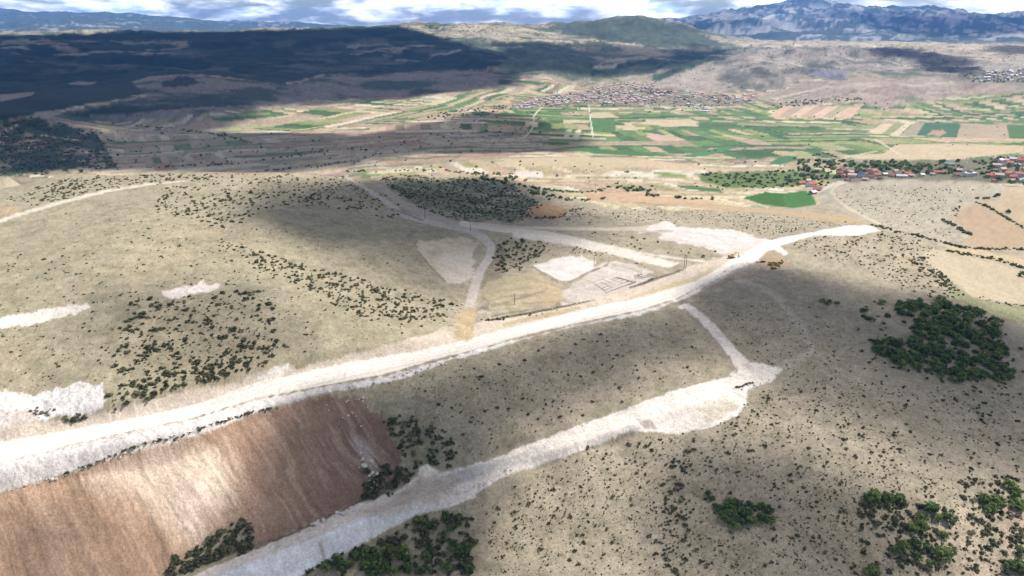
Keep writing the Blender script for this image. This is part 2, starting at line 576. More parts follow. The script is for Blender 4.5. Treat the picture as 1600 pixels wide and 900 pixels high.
# dry pasture, olive on the left hill and drier and browner to the right
olive = alb((192, 180, 150))
dry = alb((193, 179, 154))
warm = alb((202, 184, 154))
dark_ = alb((164, 156, 126))
wr = smooth(520, 900, fpx + 60 * n_big)
RGB[:] = olive * (1 - wr[:, None]) + dry * wr[:, None]
mixin(smooth(0.15, 0.6, n_big) * 0.7, slice(None), warm)
mixin(smooth(0.1, 0.5, n_mid) * 0.45, slice(None), dark_)
mixin(smooth(0.1, 0.6, -n_mid) * 0.25, slice(None), alb((214, 200, 168)))

TANS = [(222, 202, 164), (206, 186, 150), (230, 214, 176), (196, 174, 150), (186, 170, 140), (214, 184, 156), (236, 224, 200), (200, 190, 150)]
GREENS = [(100, 134, 80), (126, 150, 94), (82, 116, 68), (172, 176, 122), (116, 148, 90), (96, 126, 82), (156, 168, 104)]
BROWNS = [(176, 150, 128), (190, 164, 138), (160, 140, 118), (150, 134, 110), (184, 160, 146), (140, 136, 104)]


def patchwork(idx, theta, L, B, wmin, palette, probs, seed, warp=90):
    x, y = fx_[idx], fy_[idx]
    c, s = math.cos(theta), math.sin(theta)
    wx = fbm(x / 700, y / 700, 3, seed + 7) * warp
    wy = fbm(x / 700 + 9, y / 700, 3, seed + 8) * warp
    u = (x + wx) * c + (y + wy) * s
    v = -(x + wx) * s + (y + wy) * c
    bv = np.floor(v / B)
    u = u + hash2(bv, bv * 0, seed) * L
    bu = np.floor(u / L)
    hb = hash2(bu, bv, seed + 1)
    swap = hb < 0.35
    nst = np.where(swap, 4 + np.floor(hash2(bu, bv, seed + 2) * 9), 3 + np.floor(hash2(bu, bv, seed + 3) * 6))
    t = np.where(swap, (u / L - bu), (v / B - bv))
    st = np.floor(t * nst)
    k = hash2(bu * 13 + st, bv * 17 + swap, seed + 4)
    cum = np.cumsum(probs) / np.sum(probs)
    ci = np.searchsorted(cum, k)
    ci = np.clip(ci, 0, len(palette) - 1)
    P = np.array([alb(c_) for c_ in palette])
    col = P[ci]
    br = 0.9 + 0.2 * hash2(bu * 5 + st, bv * 3, seed + 5)
    fine = 1 + 0.08 * fbm(u / 25, v / 25, 3, seed + 9)
    tf = t * nst - st
    ed = np.minimum(tf, 1 - tf) < 0.09
    col = np.where(ed[:, None], col * 0.80 + alb((96, 112, 70)) * 0.12, col)
    return col * (br * fine)[:, None]


def zone(poly, feather=2.0, jitter=0.0, pad=8):
    P = np.asarray(poly, float)
    idx = np.where((fpx > P[:, 0].min() - pad) & (fpx < P[:, 0].max() + pad) & (fpy > P[:, 1].min() - pad) & (fpy < P[:, 1].max() + pad))[0]
    if len(idx) == 0:
        return idx, np.zeros(0)
    sd = poly_sd(P, fpx[idx], fpy[idx]) + jitter * jit[idx]
    return idx, smooth(-feather * 0.5, feather * 0.5, sd)


def paint(poly, color, name=None, feather=1.2, jitter=0.0, strength=1.0, var=0.0, rough=0.0, k=0.60, **props):
    idx, w = zone(poly, feather, jitter)
    if len(idx) == 0:
        return
    c = np.repeat(alb(color, k)[None, :], len(idx), 0)
    if var:
        c = c * (1 + var * (n_fin[idx] * 0.6 + n_mid[idx] * 0.8))[:, None]
    mixin(w * strength, idx, c)
    if rough:
        ROUGHN[idx] = np.maximum(ROUGHN[idx], rough * w)
    if name:
        rid = region(name, **props) if isinstance(name, str) else name
        REG[idx[w > 0.5]] = rid
        return rid


def stroke(pts, width, color, name=None, feather=1.0, strength=1.0, jitter=0.0, var=0.0, k=0.60, **props):
    P = np.asarray([p[:2] for p in pts], float)
    pad = np.max(width) + 6
    idx = np.where((fpx > P[:, 0].min() - pad) & (fpx < P[:, 0].max() + pad) & (fpy > P[:, 1].min() - pad) & (fpy < P[:, 1].max() + pad))[0]
    if len(idx) == 0:
        return
    d, u = line_d(P, fpx[idx], fpy[idx])
    wd = np.interp(u, np.linspace(0, 1, len(np.atleast_1d(width))), np.atleast_1d(width)) / 2
    w = smooth(-feather * 0.5, feather * 0.5, wd - d + jitter * jit[idx])
    c = np.repeat(alb(color, k)[None, :], len(idx), 0)
    if var:
        c = c * (1 + var * (n_fin[idx] * 0.6 + n_mid[idx] * 0.8))[:, None]
    mixin(w * strength, idx, c)
    if name:
        rid = region(name, **props) if isinstance(name, str) else name
        REG[idx[w > 0.5]] = rid
        return rid


# ---- far country: scrub and forest on the hills, the farmed plain
far = np.where(fr_ > 1350)[0]
idx = far
RGB[idx] = patchwork(idx, 0.10, 280, 160, 30, TANS + BROWNS + GREENS[:4], [3] * 8 + [2.2] * 6 + [1.2] * 4, 200)
# the green plain
PLAIN = [(800, 165), (900, 160), (1110, 172), (1180, 160), (1260, 168), (1330, 160), (1440, 158), (1600, 138), (1700, 140), (1700, 250), (1600, 246), (1480, 252), (1330, 248), (1240, 245), (1150, 250), (1040, 246), (930, 240), (850, 226), (740, 215), (760, 190)]
idx, w = zone(PLAIN, 6, 4)
RGB[idx] = RGB[idx] * (1 - w[:, None]) + w[:, None] * patchwork(idx, 0.06, 300, 150, 30, GREENS + TANS[:6], [3.2, 3.2, 2.8, 2.2, 3.2, 2.8, 3.0] + [1.5] * 6, 230, 60)
STRIPS = [(150, 208), (400, 172), (500, 160), (650, 152), (760, 140), (860, 132), (900, 128), (900, 158), (820, 165), (700, 172), (640, 190), (520, 205), (300, 205)]
idx, w = zone(STRIPS, 5, 3)
RGB[idx] = RGB[idx] * (1 - w[:, None]) + w[:, None] * patchwork(idx, 1.25, 300, 150, 30, TANS[:7] + GREENS + BROWNS[:2], [2.6] * 7 + [1.7] * 7 + [1.5] * 2, 260, 80)
# dry tan land nearer than the plain
NEARTAN = [(540, 262), (640, 262), (700, 250), (860, 236), (930, 246), (1040, 252), (1150, 256), (1250, 252), (1250, 300), (1140, 330), (960, 326), (860, 300), (760, 275), (600, 275)]
idx, w = zone(NEARTAN, 4, 3)
RGB[idx] = RGB[idx] * (1 - w[:, None]) + w[:, None] * patchwork(idx, 0.22, 240, 110, 30, TANS[:7] + [(196, 186, 132), (176, 172, 116)], [3] * 7 + [1.6, 1.2], 290, 60)
# shaded rolling land behind the left hill
DUSKY = [(120, 268), (150, 215), (190, 200), (330, 208), (480, 212), (640, 215), (760, 205), (860, 215), (830, 240), (700, 255), (560, 265), (400, 272)]
idx, w = zone(DUSKY, 6, 5)
RGB[idx] = RGB[idx] * (1 - w[:, None]) + w[:, None] * patchwork(idx, 0.5, 220, 120, 30, [(196, 176, 154), (208, 190, 164), (184, 168, 146), (170, 162, 130), (122, 136, 90), (188, 152, 130), (220, 204, 176)], [3, 2.6, 2.2, 2, 1.4, 1.2, 1.6], 320, 60)
# grey brown rolling land right, round the solar-panel field
idx, w = zone([(1180, 150), (1260, 128), (1330, 120), (1460, 118), (1640, 128), (1640, 142), (1500, 150), (1440, 160), (1380, 168), (1330, 158), (1250, 165)], 6, 4)
RGB[idx] = RGB[idx] * (1 - w[:, None]) + w[:, None] * patchwork(idx, 0.3, 420, 200, 30, [(200, 180, 160), (190, 170, 150), (206, 190, 170), (184, 166, 150), (150, 150, 120)], [3, 3, 2, 2, .7], 350, 60)

# hills
hill = np.where(fr_ > 4350)[0]
hn = fbm(fx_[hill] / 420, fy_[hill] / 420, 5, 401, 0.6)
hn2 = fbm(fx_[hill] / 90, fy_[hill] / 90, 3, 402)
pale = alb((196, 184, 160))
scrub = alb((112, 124, 98))
forest = alb((46, 66, 44))
base = pale[None, :] * (1 - smooth(-0.25, 0.2, hn)[:, None]) + scrub[None, :] * smooth(-0.25, 0.2, hn)[:, None]
base = base * (1 + 0.25 * hn2)[:, None]
hn5 = fbm(fx_[hill] / 45, fy_[hill] / 110, 3, 404, 0.7)
base = base * (1 + 0.22 * hn5)[:, None]
spot = smooth(0.18, 0.4, hn5 + 0.3 * hn)[:, None] * 0.6
base = base * (1 - spot) + alb((84, 96, 76)) * spot
wz = smooth(4350, 4750, fr_[hill] + 250 * hn)
RGB[hill] = RGB[hill] * (1 - wz[:, None]) + base * wz[:, None]


def cover(poly, color, feather=4, jitter=4, noise_seed=420, scale=260, lo=-0.3, hi=0.1, strength=1.0, k=0.60, name=None):
    idx, w = zone(poly, feather, jitter)
    if len(idx) == 0:
        return
    nz = fbm(fx_[idx] / scale, fy_[idx] / scale, 4, noise_seed, 0.6)
    w = w * smooth(lo, hi, nz) * strength
    mixin(w, idx, alb(color, k) * (1 + 0.55 * fbm(fx_[idx] / 130, fy_[idx] / 130, 4, noise_seed + 3, 0.65))[:, None])


# dark forest of the long ridge
RIDGE = [(-300, 57), (0, 57), (200, 49), (320, 51), (400, 46), (500, 44), (620, 40), (640, 46), (680, 56), (740, 70), (790, 84), (800, 96), (760, 108), (700, 112), (650, 112), (600, 117), (560, 114), (500, 117), (440, 132),
         (400, 128), (330, 117), (270, 117), (205, 132), (235, 142), (200, 152), (160, 160), (100, 170), (60, 176), (0, 190), (-300, 200)]
cover(RIDGE, (44, 62, 46), 3, 3, 421, 500, -0.9, -0.5)
cover([(0, 60), (70, 60), (180, 64), (300, 66), (300, 84), (100, 88), (0, 80)], (170, 160, 140), 4, 4, 422, 240, 0.0, 0.25)
cover([(540, 70), (640, 68), (720, 76), (720, 92), (600, 96), (540, 92)], (170, 162, 150), 4, 4, 423, 240, 0.05, 0.3)
for pp in ([(0, 148), (30, 145), (55, 144), (50, 149), (0, 159)], [(104, 130), (125, 127), (151, 129), (140, 133), (112, 132)], [(205, 128), (235, 119), (265, 118), (245, 124), (214, 131)],
           [(55, 175), (95, 172), (94, 186), (52, 187)]):
    paint(pp, (176, 164, 146), feather=2)
cover([(300, 66), (620, 60), (700, 80), (600, 108), (400, 120), (280, 110), (100, 130), (0, 130), (0, 90), (200, 96)], (112, 112, 100), 6, 6, 425, 330, 0.16, 0.40, 0.7)
# low hills in front of it: heath with darker hollows
LOW = [(210, 130), (300, 115), (400, 126), (460, 132), (510, 117), (600, 116), (700, 108), (800, 110), (860, 112), (780, 134), (640, 150), (480, 158), (390, 170), (200, 190), (60, 190), (110, 172), (230, 150)]
idx, w = zone(LOW, 4, 3)
hn3 = fbm(fx_[idx] / 240, fy_[idx] / 240, 5, 431, 0.6)
cc_ = alb((158, 146, 134))[None] * (1 - smooth(-0.1, 0.2, hn3)[:, None]) + alb((84, 96, 78))[None] * smooth(-0.1, 0.2, hn3)[:, None]
RGB[idx] = RGB[idx] * (1 - w[:, None]) + cc_ * w[:, None]
cover([(255, 128), (290, 118), (320, 128), (300, 134), (255, 136)], (50, 62, 52), 3, 3, 432, 100, -0.6, -0.2)
cover([(280, 150), (330, 148), (390, 152), (380, 164), (300, 168), (200, 178), (110, 182), (120, 172)], (56, 70, 56), 3, 4, 433, 120, -0.3, 0.1)
# green hill and its neighbours
cover([(868, 40), (900, 33), (950, 30), (995, 26), (1040, 34), (1080, 46), (1140, 72), (1060, 74), (1000, 74), (930, 60), (880, 52)], (96, 108, 88), 3, 3, 441, 300, -0.9, -0.5)
cover([(620, 38), (700, 37), (860, 34), (880, 60), (800, 78), (700, 60)], (200, 186, 158), 4, 4, 442, 150, -0.1, 0.2)
cover([(720, 62), (800, 66), (870, 64), (900, 76), (960, 90), (960, 108), (880, 112), (800, 108), (740, 84)], (92, 106, 92), 4, 6, 443, 220, -0.35, 0.0)
cover([(920, 104), (970, 98), (1000, 94), (1090, 78), (1150, 76), (1090, 96), (1020, 112), (960, 116), (925, 116)], (66, 84, 66), 4, 5, 444, 200, -0.3, 0.1)
cover([(1020, 118), (1060, 104), (1120, 88), (1110, 100), (1040, 128), (1020, 126)], (96, 118, 86), 3, 3, 449, 200, -0.8, -0.4)
for pp in ([(870, 62), (915, 66), (905, 68), (868, 66)], [(975, 67), (1012, 72), (1000, 74), (978, 70)], [(925, 103), (965, 100), (960, 106), (928, 106)]):
    paint(pp, (220, 212, 190), feather=2, jitter=1.5)
# grey stony hill behind the village
GREY = [(1010, 136), (1040, 124), (1100, 100), (1140, 82), (1200, 74), (1300, 72), (1400, 74), (1480, 88), (1560, 98), (1600, 104), (1600, 112), (1500, 116), (1400, 114), (1320, 110), (1260, 122), (1210, 140), (1130, 142)]
idx, w = zone(GREY, 4, 3)
hn4 = fbm(fx_[idx] / 150, fy_[idx] / 260, 5, 445, 0.65)
cc_ = alb((190, 178, 162))[None] * (1 - smooth(-0.2, 0.3, hn4)[:, None]) + alb((122, 120, 106))[None] * smooth(-0.2, 0.3, hn4)[:, None]
cc_ = cc_ * (1 + 0.35 * fbm(fx_[idx] / 34, fy_[idx] / 60, 3, 448, 0.7))[:, None]
RGB[idx] = RGB[idx] * (1 - w[:, None]) + cc_ * w[:, None]
paint([(1015, 134), (1060, 116), (1100, 100), (1115, 118), (1120, 140), (1080, 141)], (200, 186, 168), feather=4, jitter=3, strength=0.7)
cover([(1150, 64), (1280, 64), (1400, 66), (1600, 70), (1600, 84), (1500, 80), (1400, 74), (1280, 72), (1160, 74)], (214, 196, 168), 3, 3, 446, 200, -0.7, -0.3)
cover([(1460, 80), (1560, 76), (1620, 84), (1620, 104), (1520, 98)], (200, 186, 164), 4, 3, 447, 200, -0.7, -0.3)
# mountains: bare rock, dark forest
mt = np.where(fr_ > 10300)[0]
mn = fbm(fx_[mt] / 1500, fy_[mt] / 1500, 6, 451, 0.62)
mn2 = fbm(fx_[mt] / 260, fy_[mt] / 420, 4, 452, 0.75)
wz = smooth(10000, 11500, fr_[mt])
rockw = smooth(-0.02, 0.16, mn * 0.7 + 0.8 * mn2 - 0.08 + 0.16 * smooth(1600, 1100, fpx[mt]) - 0.3 * smooth(800, 500, fpx[mt]))
cc_ = (alb((88, 104, 92))[None] + smooth(700, 400, fpx[mt])[:, None] * alb((60, 66, 60))[None]) * (1 - rockw[:, None]) + alb((194, 192, 188))[None] * rockw[:, None]
RGB[mt] = RGB[mt] * (1 - wz[:, None]) + cc_ * wz[:, None]
paint([(1190, 29), (1205, 22), (1212, 23), (1202, 30)], (240, 238, 232), feather=2, jitter=1)
paint([(1224, 14), (1238, 13), (1246, 19), (1236, 21), (1228, 18)], (240, 238, 232), feather=1.5, jitter=1)
# wooded hill left
WOODED = [(-100, 196), (0, 190), (60, 184), (110, 198), (150, 206), (170, 240), (185, 262), (120, 268), (0, 276), (-100, 276)]
cover(WOODED, (76, 92, 66), 3, 4, 461, 60, -0.5, 0.0)
stroke([(0, 212), (10, 203), (26, 194)], 4, (210, 200, 186))
stroke([(0, 222), (5, 224)], 4, (210, 200, 186))
# wooded slope in the saddle
SADDLE = [(596, 282), (650, 276), (760, 278), (800, 290), (828, 306), (842, 330), (800, 346), (740, 345), (690, 340), (640, 318)]
cover(SADDLE, (128, 128, 102), 6, 10, 471, 40, -0.7, 0.2)

# ---- parcels one can make out
FIELD_LABELS = []


def field(poly, color, feather=1.0, var=0.05, **kw):
    return paint(poly, color, 'field', feather=feather, var=var, **kw)


field([(880, 187), (921, 188), (922, 192), (880, 192)], (224, 200, 166))
field([(924, 176), (952, 175), (962, 181), (968, 184), (924, 184)], (218, 198, 162))
field([(1008, 187), (1080, 186), (1092, 197), (1040, 198), (1010, 194)], (224, 204, 168))
field([(960, 196), (1008, 199), (1008, 202), (965, 200)], (222, 206, 164))
field([(924, 186), (960, 186), (962, 206), (926, 206)], (100, 138, 84))
field([(1008, 207), (1030, 210), (1050, 218), (1020, 218)], (222, 192, 170))
field([(885, 203), (894, 202), (889, 214), (880, 215)], (230, 224, 190))
field([(900, 203), (909, 202), (903, 216), (894, 216)], (230, 224, 190))
for k_, c_ in enumerate([(230, 196, 164), (196, 176, 150), (232, 204, 170), (206, 180, 152), (236, 206, 176), (190, 180, 140), (232, 200, 168)]):
    xx = 1200 + k_ * 17
    field([(xx, 182), (xx + 26, 164 + 0.4 * k_), (xx + 44, 166), (xx + 26, 186)], c_)
field([(1355, 207), (1380, 193), (1398, 193), (1378, 209)], (230, 208, 176))
field([(1378, 209), (1398, 193), (1415, 193), (1390, 211)], (170, 172, 120))
field([(1390, 211), (1415, 193), (1425, 193), (1405, 212)], (234, 216, 184))
field([(1405, 212), (1430, 192), (1445, 192), (1435, 212)], (186, 172, 144))
field([(1432, 212), (1445, 192), (1500, 193), (1495, 215)], (84, 124, 90))
paint([(1450, 210), (1456, 203), (1472, 203), (1478, 208), (1468, 213)], (200, 170, 140), feather=3, jitter=2)
field([(1495, 215), (1502, 193), (1572, 195), (1577, 216)], (196, 176, 146))
field([(1577, 216), (1573, 195), (1620, 195), (1620, 217)], (96, 130, 72))
field([(1400, 226), (1480, 224), (1600, 228), (1600, 238), (1480, 250), (1340, 248), (1300, 243), (1380, 240)], (222, 200, 164))
field([(1240, 252), (1300, 249), (1330, 256), (1290, 263), (1240, 263), (1225, 258)], (190, 172, 140))
field([(1200, 255), (1225, 243), (1247, 244), (1240, 252), (1215, 258)], (88, 134, 90))
field([(800, 267), (847, 267), (850, 279), (812, 277)], (238, 224, 208))
field([(780, 248), (900, 245), (1000, 248), (1000, 262), (900, 262), (800, 258)], (216, 196, 160))
field([(1000, 248), (1080, 258), (1140, 265), (1075, 267), (1000, 262)], (222, 196, 162))
field([(870, 228), (930, 240), (1010, 244), (1065, 243), (1000, 237), (940, 233)], (88, 134, 78))
field([(1065, 244), (1132, 229), (1160, 228), (1110, 242), (1080, 246)], (96, 142, 98))
field([(1022, 268), (1072, 273), (1075, 278), (1022, 273)], (134, 160, 84))
field([(1052, 288), (1125, 295), (1130, 302), (1065, 294)], (90, 128, 76))
field([(1085, 272), (1150, 268), (1240, 266), (1280, 278), (1240, 292), (1180, 294), (1130, 292), (1098, 284)], (112, 132, 78), jitter=3, feather=3)
field([(912, 303), (950, 302), (955, 310), (920, 315)], (214, 176, 142))
field([(960, 300), (1100, 312), (1130, 318), (1000, 316), (950, 312)], (220, 186, 150))
field([(1160, 309), (1196, 300), (1225, 302), (1228, 324), (1180, 318)], (72, 118, 50))
field([(1225, 302), (1258, 298), (1270, 306), (1276, 320), (1240, 325), (1228, 324)], (78, 130, 66), feather=1.5)
field([(1268, 304), (1278, 306), (1282, 318), (1276, 322), (1274, 310)], (216, 196, 150))
field([(1000, 316), (1100, 318), (1200, 327), (1340, 338), (1362, 352), (1300, 346), (1200, 333), (1080, 324)], (206, 180, 140))
field([(818, 342), (826, 324), (850, 318), (880, 322), (884, 334), (868, 343)], (198, 160, 120), feather=2)
field([(1478, 340), (1505, 322), (1530, 320), (1550, 330), (1575, 342), (1600, 357), (1640, 370), (1640, 392), (1600, 389), (1550, 391), (1525, 386), (1502, 376), (1520, 365), (1500, 350)], (200, 174, 142), feather=1.5)
field([(1570, 293), (1640, 288), (1640, 368), (1600, 352), (1545, 322), (1528, 316), (1560, 314)], (206, 184, 150), feather=1.5)
field([(1465, 380), (1512, 387), (1600, 404), (1640, 410), (1640, 428), (1600, 418), (1545, 407), (1490, 393)], (220, 198, 160), feather=1)
field([(1440, 400), (1457, 388), (1490, 395), (1550, 410), (1640, 432), (1640, 480), (1570, 473), (1520, 465), (1500, 448), (1462, 425)], (216, 198, 166), feather=1.5)
paint([(1500, 452), (1520, 466), (1570, 475), (1640, 482), (1640, 510), (1560, 500), (1530, 480), (1490, 470), (1480, 455)], (168, 166, 128), feather=6, jitter=4)
paint([(1275, 312), (1300, 290), (1330, 284), (1400, 279), (1500, 278), (1560, 285), (1572, 295), (1530, 316), (1480, 340), (1500, 350), (1520, 366), (1500, 378), (1460, 377), (1400, 363), (1360, 350), (1320, 332)], (198, 187, 164), feather=3, var=0.12)
# village grounds
paint([(800, 158), (860, 148), (930, 138), (1000, 136), (1080, 142), (1130, 150), (1180, 158), (1110, 166), (1000, 164), (900, 164), (810, 170)], (150, 142, 118), feather=4, jitter=4, strength=0.8)
paint([(1310, 262), (1400, 252), (1500, 250), (1600, 244), (1640, 246), (1640, 292), (1560, 286), (1400, 280), (1310, 288)], (120, 120, 92), feather=4, jitter=3, strength=0.85)
SOLAR = [(1262, 116), (1285, 107), (1325, 112), (1320, 124), (1290, 122)]
paint(SOLAR, (168, 160, 168), feather=2)

# ---- tracks and roads of the plain
road_far = dict(k=0.7)
stroke([(920, 164), (921, 172), (923, 190), (927, 216)], [1.6, 1.6, 2.2, 2.6], (226, 224, 206), 'road', **road_far)
stroke([(848, 166), (838, 176), (833, 184), (836, 194), (828, 206), (818, 216)], 2.0, (220, 212, 190), 'road', **road_far)
stroke([(1368, 218), (1385, 228), (1400, 238), (1410, 242)], 2.0, (222, 212, 184), 'road', **road_far)
stroke([(980, 270), (970, 285), (965, 300)], 1.6, (216, 200, 166))
stroke([(1072, 273), (1085, 288), (1110, 292)], 1.8, (222, 206, 176))
stroke([(1128, 294), (1140, 305), (1165, 312), (1200, 324)], 2.0, (216, 204, 176))
stroke([(1278, 300), (1300, 289), (1318, 284)], 5, (220, 212, 200))
stroke([(1325, 283), (1306, 291), (1299, 299), (1306, 310), (1325, 325), (1350, 338), (1375, 350)], [3, 3, 3.6, 3.6, 4], (226, 212, 182), 'dirt_track')
stroke([(1320, 246), (1370, 236), (1300, 252)], 1.5, (214, 204, 170))

# ---- near earthworks
pale_k = 0.80
ROAD_A = region('dirt_track')
NROAD = [(540, 276), (560, 288), (580, 300), (605, 316), (630, 336), (665, 346), (700, 353), (735, 360), (757, 372), (768, 386), (764, 404), (752, 420), (744, 440), (738, 462), (733, 484)]
stroke([(760, 378), (780, 400), (770, 430), (757, 480)], [10, 30, 24, 16], (136, 116, 102), feather=6, jitter=6, strength=0.55)
stroke(NROAD, [4, 6, 8, 8, 8, 9, 11, 13, 13, 15, 17], (206, 194, 180), ROAD_A, jitter=0.8, var=0.06, k=0.7)
paint([(586, 288), (597, 288), (625, 310), (660, 326), (700, 342), (722, 350), (700, 351), (650, 336), (618, 318)], (196, 180, 164), 'gravel_bank', jitter=1.5, var=0.1, k=0.65)
stroke([(612, 326), (660, 344)], 3, (110, 96, 70), strength=0.6)
stroke([(722, 349), (770, 357), (850, 365), (900, 374), (960, 387), (1010, 397), (1060, 404), (1100, 408)], [9, 9, 9, 7, 3.5, 3, 3], (240, 226, 208), 'dirt_track', k=0.62)
paint([(800, 363), (880, 370), (960, 384), (1015, 400), (1062, 411), (1048, 418), (1036, 417), (990, 407), (940, 394), (870, 379), (800, 371)], (236, 224, 208), 'gravel_track', feather=3, jitter=2.5, var=0.1, k=0.68)
stroke([(740, 349), (800, 355), (870, 357), (940, 358), (1000, 357), (1034, 353)], [4, 4, 5, 5, 7], (224, 208, 186), 'dirt_track', k=0.62)
paint([(998, 364), (1018, 352), (1040, 347), (1054, 350), (1058, 355), (1100, 356), (1158, 361), (1180, 370), (1210, 376), (1190, 390), (1160, 398), (1130, 398), (1100, 386), (1055, 378), (1025, 372), (1040, 364)], (244, 230, 220), 'gravel_pad', feather=2.5, jitter=3, var=0.12, k=0.63)
stroke([(998, 362), (1050, 361)], 3, (190, 178, 158), strength=0.7)
paint([(830, 415), (860, 406), (891, 400), (910, 401), (932, 410), (925, 422), (890, 439), (874, 438)], (244, 232, 222), 'gravel_pad', feather=2, jitter=2, var=0.10, k=0.64)
paint([(925, 422), (945, 407), (985, 411), (1026, 428), (1010, 440), (985, 452), (940, 466), (900, 478), (878, 478), (868, 462), (892, 446)], (224, 210, 196), 'gravel_pad', feather=3, jitter=3, var=0.16, k=0.64)
stroke([(872, 441), (892, 440), (930, 421), (948, 416)], 3, (180, 164, 146), strength=0.7, jitter=1)
paint([(762, 440), (800, 432), (832, 424), (868, 440), (880, 466), (860, 478), (800, 480), (765, 472), (750, 460)], (196, 180, 146), 'field', feather=5, jitter=3, var=0.1)
paint([(830, 440), (868, 442), (886, 468), (860, 476), (820, 470)], (214, 190, 152), feather=5, jitter=4, strength=0.8)
stroke([(742, 486), (775, 476), (800, 470), (830, 460), (850, 455)], 4, (120, 108, 102), feather=4, jitter=3, strength=0.55)
paint([(648, 380), (662, 376), (700, 372), (730, 371), (748, 380), (740, 398), (736, 428), (722, 444), (700, 444), (684, 428), (660, 402)], (222, 206, 176), 'gravel_pad', feather=3, jitter=5, var=0.25, k=0.64)
paint([(680, 398), (742, 392), (738, 432), (720, 446), (696, 440)], (236, 220, 204), feather=12, jitter=12, strength=0.7, k=0.66)
stroke([(648, 388), (668, 412), (692, 438), (712, 464), (722, 474)], 4, (204, 188, 160), 'dirt_track', strength=0.8)
stroke([(652, 392), (672, 416), (696, 440)], 2, (104, 94, 74), strength=0.6)

for pts_, w_, c_, s_ in (
        ([(832, 416), (846, 425), (872, 440)], 2.0, (120, 104, 90), .7), ([(925, 424), (944, 416), (952, 410)], 2, (110, 96, 84), .6),
        ([(955, 412), (985, 420), (1022, 432)], 3, (196, 182, 158), .8), ([(940, 418), (965, 424), (1000, 436)], 4, (244, 232, 220), .6),
        ([(993, 432), (1004, 434), (1014, 430), (1024, 430)], 6, (140, 126, 116), .6), ([(990, 448), (1006, 442), (1022, 436)], 3, (104, 92, 80), .8), ([(1026, 436), (1044, 430), (1062, 422)], 3, (130, 116, 104), .6),
        ([(890, 448), (925, 452), (945, 462)], 2, (200, 186, 168), .7), ([(905, 470), (940, 468), (980, 456)], 4, (240, 226, 214), .6),
        ([(900, 440), (912, 436), (925, 440)], 3, (206, 190, 166), .7), ([(875, 470), (900, 474), (922, 472)], 4, (160, 144, 126), .5),
        ([(752, 462), (768, 450), (800, 446), (830, 450)], 5, (176, 166, 142), .5), ([(762, 470), (800, 462), (840, 462)], 3, (150, 142, 128), .5),
        ([(745, 490), (752, 486), (765, 490)], 5, (214, 200, 184), .6), ([(750, 500), (800, 494), (850, 488)], 4, (206, 192, 172), .5),
        ([(700, 486), (722, 474), (745, 478), (760, 470)], 5, (198, 184, 168), .5),
        ([(1060, 360), (1100, 366), (1150, 372)], 3, (206, 192, 178), .4), ([(1040, 372), (1090, 380), (1130, 392)], 2.5, (206, 192, 178), .4), ([(1110, 368), (1140, 382), (1160, 392)], 2, (214, 198, 182), .4)):
    stroke(pts_, w_, c_, strength=s_, jitter=1.4, feather=2, k=0.62)
for k_ in range(7):
    stroke([(764 + k_ * 3, 446 + k_ * 5), (830 + k_ * 5, 436 + k_ * 6), (868 + k_, 446 + k_ * 4)], 1.6, (220, 204, 170) if k_ % 2 else (164, 148, 116), strength=0.4, jitter=1.2)

# bank of the main road, the road itself, its rubble berm
BANK = [(-300, 700), (0, 662), (100, 656), (165, 642), (225, 628), (300, 608), (375, 598), (400, 582), (430, 572), (455, 570), (462, 577), (500, 566), (575, 547), (637, 530), (675, 520), (700, 510), (712, 512), (742, 505), (780, 497),
        (830, 488), (880, 480), (920, 466), (980, 451), (1020, 440), (1060, 424), (1100, 410), (1140, 396), (1180, 386), (1180, 400), (1000, 480), (800, 525), (500, 600), (300, 650), (0, 710), (-300, 760)]
bank_id = paint(BANK, (222, 204, 184), 'road_bank', feather=4, jitter=4.0, var=0.16, rough=0.8, k=0.70)
BERM = [(-300, 745), (0, 722), (100, 696), (200, 676), (300, 655), (400, 624), (500, 606), (600, 588), (700, 560), (800, 533), (900, 508), (1000, 487), (1062, 466), (1100, 445), (1150, 412), (1190, 408), (1150, 424), (1110, 446), (1080, 463), (1040, 478), (1000, 492), (950, 502), (900, 509),
        (850, 522), (800, 534), (760, 546), (700, 562), (660, 580), (620, 594), (560, 606), (500, 614), (460, 628), (400, 642), (325, 675), (225, 692), (175, 712), (140, 725), (100, 740), (0, 767), (-300, 840)]
paint(BERM, (226, 216, 208), 'rubble_berm', feather=3, jitter=3.5, var=0.24, rough=1.6, k=0.82)
ROAD = [(-300, 730), (0, 692), (100, 673), (215, 652), (300, 633), (400, 598), (480, 581), (560, 564), (650, 549), (720, 533), (800, 512), (900, 487), (1000, 464), (1060, 446), (1100, 432), (1140, 408), (1178, 386), (1200, 376), (1250, 366), (1300, 357), (1330, 352), (1362, 353), (1375, 360),
        (1340, 368), (1275, 368), (1250, 374), (1218, 384), (1232, 396), (1222, 400), (1208, 390), (1190, 408), (1150, 412), (1100, 443), (1062, 464), (1000, 484), (900, 505), (800, 529), (750, 545), (700, 556), (600, 585), (500, 603), (400, 622), (300, 653), (215, 671), (100, 697), (0, 724), (-300, 765)]
main_id = paint(ROAD, (250, 238, 224), 'road', feather=2.2, jitter=1.4, var=0.07, k=0.74)
stroke([(788, 507), (830, 497), (870, 490), (905, 481)], [6, 7, 5], (206, 186, 140), feather=3, jitter=1.5, strength=0.8)
stroke([(975, 470), (1010, 459), (1050, 446), (1085, 436), (1112, 422)], [4, 8, 8, 6], (224, 202, 158), feather=3, jitter=1.5, strength=0.75)
